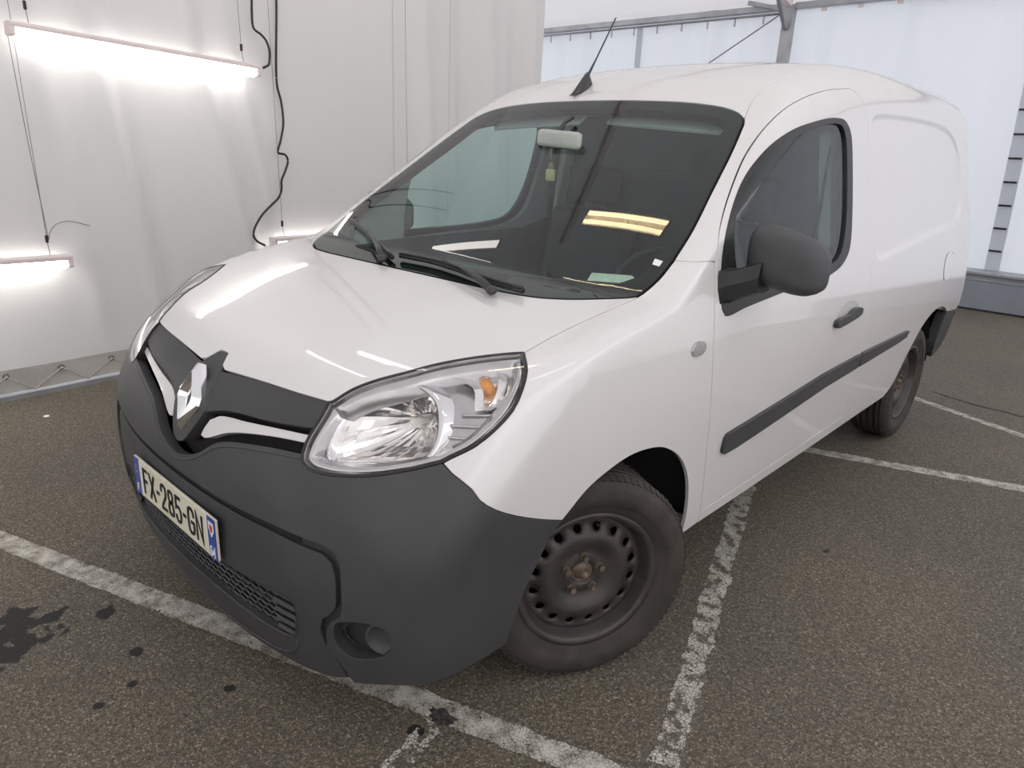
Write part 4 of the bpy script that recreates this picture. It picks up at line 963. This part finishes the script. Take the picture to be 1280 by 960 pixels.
# grey ballast boxes under the back wall
for k,(x0,x1) in enumerate(((-.55,3.4),)):
    e=empty('ballast_box',((x0+x1)/2,7.62,0));tag(e,'long blue grey ballast box along the foot of the back curtain right of the van','ballast box')
    w=x1-x0;bm=bmesh.new();bbox(bm,(0,0,.205),(w,.30,.37),None,.008);frombm('body',bm,M['base'],e)
    bm=bmesh.new();bbox(bm,(0,-.01,.40),(w+.01,.34,.03),None,.005);frombm('top_plate',bm,M['metalgrey'],e)
    bm=bmesh.new();bbox(bm,(0,-.152,.33),(w-.05,.01,.02),None,.003);frombm('edge_bead',bm,M['metalgrey'],e)
# ---------------------------------------------------------------- lamps
def lamp(name,a,b,m,label,n=1,gap=.0,drop=None,w=.075):
    a,b=Vector(a),Vector(b);c=(a+b)/2;d=(b-a);L=d.length;q=d.to_track_quat('X','Z').to_matrix()
    e=empty(name,c);tag(e,label,'lamp','tube lamps in the tent')
    def pt(x,y,z): return q@Vector((x,y,z))
    bm=bmesh.new();bbox(bm,(0,0,.030),(L,w,.028),None,.008)
    for v in bm.verts: v.co=q@v.co
    frombm('housing',bm,M['lampbody'],e)
    for k in range(n):
        y=(k-(n-1)/2)*gap
        tube('lit_tube',[pt(-L/2+.035,y,-.004),pt(L/2-.035,y,-.004)],.030 if n==1 else .02,m,e,14)
    for s in (-1,1):
        bm=bmesh.new();bbox(bm,(s*(L/2-.014),0,.006),(.030,w*.95,.062),None,.008)
        for v in bm.verts: v.co=q@v.co
        frombm('end_cap',bm,M['lampbody'],e)
        if drop:
            p=pt(s*(L/2-.10),0,.045);tube('hanger_wire',[p+Vector((0,.02*0,0)),p+Vector((-.02,0,.07))],.002,M['wire'],e,5)
            bm=bmesh.new();bbox(bm,p+Vector((-.02,0,.085)),(.014,.014,.04),None,.003);frombm('hanger_grip',bm,M['cable'],e)
            tube('hanger_wire',[p+Vector((-.02,0,.10)),p+Vector((-.05,0,drop))],.0016,M['wire'],e,5)
    return e
lamp('tube_lamp',(-2.64,-.45,1.885),(-2.735,.915,1.83),M['tube'],'lit white tube lamp high on the left curtain',drop=.9)
lamp('tube_lamp',(-2.56,-1.62,.745),(-2.65,-.315,.735),M['tube'],'lit white tube lamp low on the left curtain, cut by the left edge',drop=1.5)
lamp('tube_lamp',(-2.735,.935,.752),(-2.83,2.30,.74),M['tube'],'lit white tube lamp low on the left curtain behind the bonnet',drop=1.7)
lamp('tube_lamp',(-2.30,.46,3.0),(-1.40,.49,3.0),M['tube'],'lit white tube lamp hung overhead left of the van, seen reflected in the windscreen')
lamp('tube_lamp',(-2.66,.06,2.94),(-1.46,-.43,2.98),M['tube'],'lit white tube lamp overhead, seen reflected in the bonnet')
lamp('tube_lamp',(.98,-.22,3.02),(1.70,.60,3.02),M['tube'],'lit white tube lamp overhead on the right of the van')
lamp('ridge_lamp',(-1.66,1.05,4.5),(-.50,.99,4.5),M['tubewarm'],'twin warm tube lamp under the tent ridge, seen reflected in the windscreen',n=2,gap=.085,w=.16)
# cables on the left curtain
def cable(name,pts,r,m,label):
    P=catmull([(wallx(y)+d,y,z) for y,z,d in pts],.008);c=Vector((0,0,0))
    o=tube(name,[tuple(p) for p in P],r,m,None,8);tag(o,label,'cable');return o
cable('power_cable',[(.945,3.3,.05),(.935,2.5,.05),(.93,2.255,.05),(.925,2.18,.05),(.932,2.09,.05),(.975,2.06,.06),(1.005,2.03,.065),(1.022,1.98,.07),(1.015,1.92,.08),(1.0,1.885,.09),(.955,1.862,.10)],.0075,M['cable'],'black cable looping down into the upper wall lamp')
cable('power_cable',[(1.13,3.3,.03),(1.12,2.6,.03),(1.118,2.286,.03),(1.089,1.775,.03),(1.111,1.684,.03),(1.118,1.60,.035),(1.114,1.526,.04),(1.085,1.42,.04),(1.063,1.347,.04),(1.11,1.335,.05),(1.13,1.299,.05),(1.105,1.23,.05),(1.072,1.166,.05),(1.066,1.10,.05),(1.039,1.05,.05),(.99,1.01,.05),(.957,.985,.05),(.905,.94,.05),(.876,.904,.05),(.835,.85,.06),(.827,.806,.06),(.85,.77,.06),(.90,.738,.08)],.0075,M['cable'],'long black cable hanging down the left curtain to the low lamp')
cable('tether_wire',[(-.439,1.914,.05),(-.42,1.4,.03),(-.399,.857,.05)],.002,M['wire'],'thin slanting wire from the upper wall lamp to the low lamp')
cable('tether_wire',[(-.397,.86,.05),(-.391,.89,.05),(-.354,.936,.05),(-.289,.951,.04),(-.177,.921,.03)],.0018,M['wire'],'loose curled wire end above the low wall lamp')
bpy.context.view_layer.update()

# ---------------------------------------------------------------- floor
def floor_mat():
    m=bpy.data.materials.new('asphalt');m.use_nodes=True;nt=m.node_tree;b=nt.nodes['Principled BSDF'];L=nt.links.new
    tc=nt.nodes.new('ShaderNodeTexCoord')
    def N(t,**k):
        n=nt.nodes.new(t)
        for a,v in k.items():
            if a in n.inputs: n.inputs[a].default_value=v
            else: setattr(n,a,v)
        return n
    big=N('ShaderNodeTexNoise',Scale=.8,Detail=5);L(tc.outputs['Object'],big.inputs['Vector'])
    v1=N('ShaderNodeTexVoronoi',Scale=230.);L(tc.outputs['Object'],v1.inputs['Vector'])
    v2=N('ShaderNodeTexVoronoi',Scale=260.);L(tc.outputs['Object'],v2.inputs['Vector'])
    n2=N('ShaderNodeTexNoise',Scale=90.,Detail=8);L(tc.outputs['Object'],n2.inputs['Vector'])
    r1=N('ShaderNodeValToRGB');e=r1.color_ramp.elements
    e[0].position=0;e[0].color=(.085,.076,.061,1);e[1].position=1;e[1].color=(.36,.325,.265,1)
    a=e.new(.45);a.color=(.145,.128,.100,1);a=e.new(.82);a.color=(.180,.160,.127,1)
    sep=N('ShaderNodeSeparateColor');L(v1.outputs['Color'],sep.inputs[0]);L(sep.outputs[0],r1.inputs[0])
    mx=N('ShaderNodeMix',data_type='RGBA',blend_type='MULTIPLY');mx.inputs[0].default_value=.55
    r2=N('ShaderNodeValToRGB');r2.color_ramp.elements[0].position=.33;r2.color_ramp.elements[0].color=(.35,.35,.35,1);r2.color_ramp.elements[1].position=.6;r2.color_ramp.elements[1].color=(1.15,1.12,1.05,1)
    L(n2.outputs['Fac'],r2.inputs[0]);L(r1.outputs[0],mx.inputs[6]);L(r2.outputs[0],mx.inputs[7])
    m3=N('ShaderNodeMix',data_type='RGBA',blend_type='MULTIPLY');m3.inputs[0].default_value=.6
    r3=N('ShaderNodeValToRGB');r3.color_ramp.elements[0].position=.35;r3.color_ramp.elements[0].color=(.72,.72,.74,1);r3.color_ramp.elements[1].position=.65;r3.color_ramp.elements[1].color=(1.1,1.07,1.0,1)
    L(big.outputs['Fac'],r3.inputs[0]);L(mx.outputs[2],m3.inputs[6]);L(r3.outputs[0],m3.inputs[7])
    # tar / oil marks at fixed spots on the ground
    cur=m3.outputs[2]
    dn=N('ShaderNodeTexNoise',Scale=14.,Detail=6);L(tc.outputs['Object'],dn.inputs['Vector'])
    acc=None
    for (x,y,r_) in ((-.43,-1.20,.13),(-.34,-1.25,.08),(-.36,-.985,.04),(-.10,-.98,.025),(.225,-.853,.025),(.03,-1.04,.018),(1.09,1.125,.014),(.70,-.60,.035),(.05,-1.13,.015)):
        vs=N('ShaderNodeVectorMath',operation='DISTANCE');L(tc.outputs['Object'],vs.inputs[0]);vs.inputs[1].default_value=(x,y,0)
        d=N('ShaderNodeMath',operation='DIVIDE');L(vs.outputs['Value'],d.inputs[0]);d.inputs[1].default_value=r_
        s1=N('ShaderNodeMath',operation='MULTIPLY_ADD');L(dn.outputs['Fac'],s1.inputs[0]);s1.inputs[1].default_value=-3.2;s1.inputs[2].default_value=2.35
        t=N('ShaderNodeMath',operation='SUBTRACT');L(s1.outputs[0],t.inputs[0]);L(d.outputs[0],t.inputs[1]);t.inputs
        k=N('ShaderNodeMath',operation='MULTIPLY');L(t.outputs[0],k.inputs[0]);k.inputs[1].default_value=7.;k.use_clamp=True
        if acc is None: acc=k.outputs[0]
        else:
            q=N('ShaderNodeMath',operation='MAXIMUM');L(acc,q.inputs[0]);L(k.outputs[0],q.inputs[1]);acc=q.outputs[0]
    m4=N('ShaderNodeMix',data_type='RGBA');L(acc,m4.inputs[0]);L(cur,m4.inputs[6]);m4.inputs[7].default_value=(.022,.021,.020,1)
    L(m4.outputs[2],b.inputs['Base Color'])
    b.inputs['Roughness'].default_value=.68;b.inputs['Specular IOR Level'].default_value=.35
    ad=N('ShaderNodeMath',operation='ADD');L(v1.outputs['Distance'],ad.inputs[0]);L(n2.outputs['Fac'],ad.inputs[1])
    bp=N('ShaderNodeBump',Strength=.65,Distance=.0035);L(ad.outputs[0],bp.inputs['Height']);L(bp.outputs[0],b.inputs['Normal'])
    return m
AS=floor_mat()
me=bpy.data.meshes.new('floor');me.from_pydata([(-9.2,-6.2,0),(4.8,-6.2,0),(4.8,8.2,0),(-9.2,8.2,0)],[],[(0,1,2,3)])
fl_=struct(link('floor',me,AS))
def paint_mat():
    m=bpy.data.materials.new('worn_road_paint');m.use_nodes=True;nt=m.node_tree;b=nt.nodes['Principled BSDF'];L=nt.links.new
    tc=nt.nodes.new('ShaderNodeTexCoord');o=nt.nodes['Material Output']
    v=nt.nodes.new('ShaderNodeTexVoronoi');v.feature='DISTANCE_TO_EDGE';v.inputs['Scale'].default_value=95;L(tc.outputs['Object'],v.inputs['Vector'])
    n=nt.nodes.new('ShaderNodeTexNoise');n.inputs['Scale'].default_value=22;n.inputs['Detail'].default_value=7;L(tc.outputs['Object'],n.inputs['Vector'])
    at=nt.nodes.new('ShaderNodeAttribute');at.attribute_name='wear'
    # keep = edge distance*k + noise - wear
    kk=nt.nodes.new('ShaderNodeMath');kk.operation='MULTIPLY';L(v.outputs['Distance'],kk.inputs[0]);kk.inputs[1].default_value=7.
    km=nt.nodes.new('ShaderNodeMath');km.operation='MINIMUM';L(kk.outputs[0],km.inputs[0]);km.inputs[1].default_value=.6
    k=nt.nodes.new('ShaderNodeMath');k.operation='MULTIPLY_ADD';L(n.outputs['Fac'],k.inputs[0]);k.inputs[1].default_value=.9;L(km.outputs[0],k.inputs[2])
    s=nt.nodes.new('ShaderNodeMath');s.operation='SUBTRACT';L(k.outputs[0],s.inputs[0]);L(at.outputs['Fac'],s.inputs[1])
    g=nt.nodes.new('ShaderNodeMath');g.operation='MULTIPLY';g.use_clamp=True;L(s.outputs[0],g.inputs[0]);g.inputs[1].default_value=14
    t=nt.nodes.new('ShaderNodeBsdfTransparent');mx=nt.nodes.new('ShaderNodeMixShader')
    b.inputs['Base Color'].default_value=(.56,.54,.48,1);b.inputs['Roughness'].default_value=.75
    r=nt.nodes.new('ShaderNodeValToRGB');r.color_ramp.elements[0].color=(.32,.29,.24,1);r.color_ramp.elements[0].position=.35;r.color_ramp.elements[1].color=(.62,.60,.54,1);r.color_ramp.elements[1].position=.62
    L(n.outputs['Fac'],r.inputs[0]);L(r.outputs[0],b.inputs['Base Color'])
    L(g.outputs[0],mx.inputs[0]);L(t.outputs[0],mx.inputs[1]);L(b.outputs[0],mx.inputs[2]);L(mx.outputs[0],o.inputs[0]);return m
RP=paint_mat()
def line(a,b,w,label,wear=.5,wearb=None):
    a,b=np.array(a,float),np.array(b,float);d=b-a;L_=np.linalg.norm(d);d/=L_;nn=np.array((-d[1],d[0]));n=int(L_/.02)+1
    us=np.linspace(0,L_,n);cols=[-1,-.86,-.7,0,.7,.86,1];V=[];wv=[]
    for i,u in enumerate(us):
        for c in cols:
            jit=.010*noise.noise(Vector((u*14,c*3,a[0])))
            p=a+d*u+nn*(c*w/2+jit);V.append((p[0],p[1],.0022));wr_=wear+(0 if wearb is None else (wearb-wear)*u/L_);wv.append(wr_+(.35 if abs(c)==1 else (.10 if abs(c)>.8 else 0)))
    m_=len(cols);me=bpy.data.meshes.new('parking_line');me.from_pydata(V,[],[(i*m_+j,i*m_+j+1,(i+1)*m_+j+1,(i+1)*m_+j) for i in range(n-1) for j in range(m_-1)])
    at=me.attributes.new('wear','FLOAT','POINT');at.data.foreach_set('value',wv)
    o=link('parking_line',me,RP);tag(o,label,'painted line');return o
line((-3.0,-1.80),(1.9,-.06),.085,'worn white parking line running across under the front bumper',.62,.68)
line((.985,-.60+.02),(.46,1.75),.098,'worn white parking line beside the front wheel, running back under the van',.60)if 0 else None
line((1.20,-.22),(.60,1.45),.092,'worn white parking line beside the front wheel, running back under the van',.97,.92)
line((.70,-.53),(.83,-1.0),.08,'faint stub of worn white line at the bottom edge of the picture',1.0,1.06)
line((.0,1.86),(3.3,3.10),.085,'white parking line leaving from under the sill towards the right edge',.70)
line((.55,3.62),(3.2,2.60),.07,'white parking line behind the rear wheel running to the right edge',.72)

def crack(pts,w=.006):
    P=catmull([(x,y,.0026) for x,y in pts],.05);bm=bmesh.new();L=[];Rr=[]
    for i,p in enumerate(P):
        t=P[min(i+1,len(P)-1)]-P[max(i-1,0)];t/=np.linalg.norm(t);nn=np.array((-t[1],t[0],0))*w*(.6+.5*random.random());q=p+nn*random.uniform(-1.5,1.5)
        L.append(bm.verts.new(q+nn));Rr.append(bm.verts.new(q-nn))
    for i in range(len(P)-1): bm.faces.new((L[i],L[i+1],Rr[i+1],Rr[i]))
    o=frombm('pavement_crack',bm,M['dark']);tag(o,'thin dark crack in the asphalt behind the rear wheel','crack');return o
crack([(.80,3.80),(1.05,3.72),(1.30,3.70),(1.60,3.60),(2.0,3.55)])
# small things lying on the ground
def blot(name,cx,cy,r,m,seed,z=.0034,n=26,stretch=1.4):
    bm=bmesh.new();c=bm.verts.new((cx,cy,z));vs=[]
    for k in range(n):
        a=2*PI*k/n;q=r*(.62+.75*abs(noise.noise(Vector((math.cos(a)*2.2+seed,math.sin(a)*2.2,seed)))) +.2*random.random())
        vs.append(bm.verts.new((cx+q*math.cos(a)*stretch,cy+q*math.sin(a),z)))
    for k in range(n): bm.faces.new((c,vs[k],vs[(k+1)%n]))
    return frombm(name,bm,m)
o=blot('tar_patch',.700,-.512,.030,mat('tar',(.018,.017,.016),.6,noise_s=120,col2=(.11,.10,.09)),2.);tag(o,'black tar patch sitting on the white line below the front wheel','tar patch')
o=blot('paper_scrap',-2.293,-.635,.016,M['white'],5.,.004);tag(o,'tiny white scrap of paper on the asphalt near the left curtain','paper scrap')
bm=bmesh.new();pts=[(0,-.018,0),(.007,-.006,.003),(.006,.008,.004),(0,.018,.001),(-.006,.008,.004),(-.007,-.006,.003)]
vs=[bm.verts.new((1.092+p[0]+p[1]*.5,1.125+p[1],.004+p[2])) for p in pts];bm.faces.new(vs);o=frombm('dry_leaf',bm,mat('dry_leaf',(.05,.035,.02),.7,noise_s=90,noise_a=.4));tag(o,'small dry brown leaf on the asphalt right of the van','leaf')
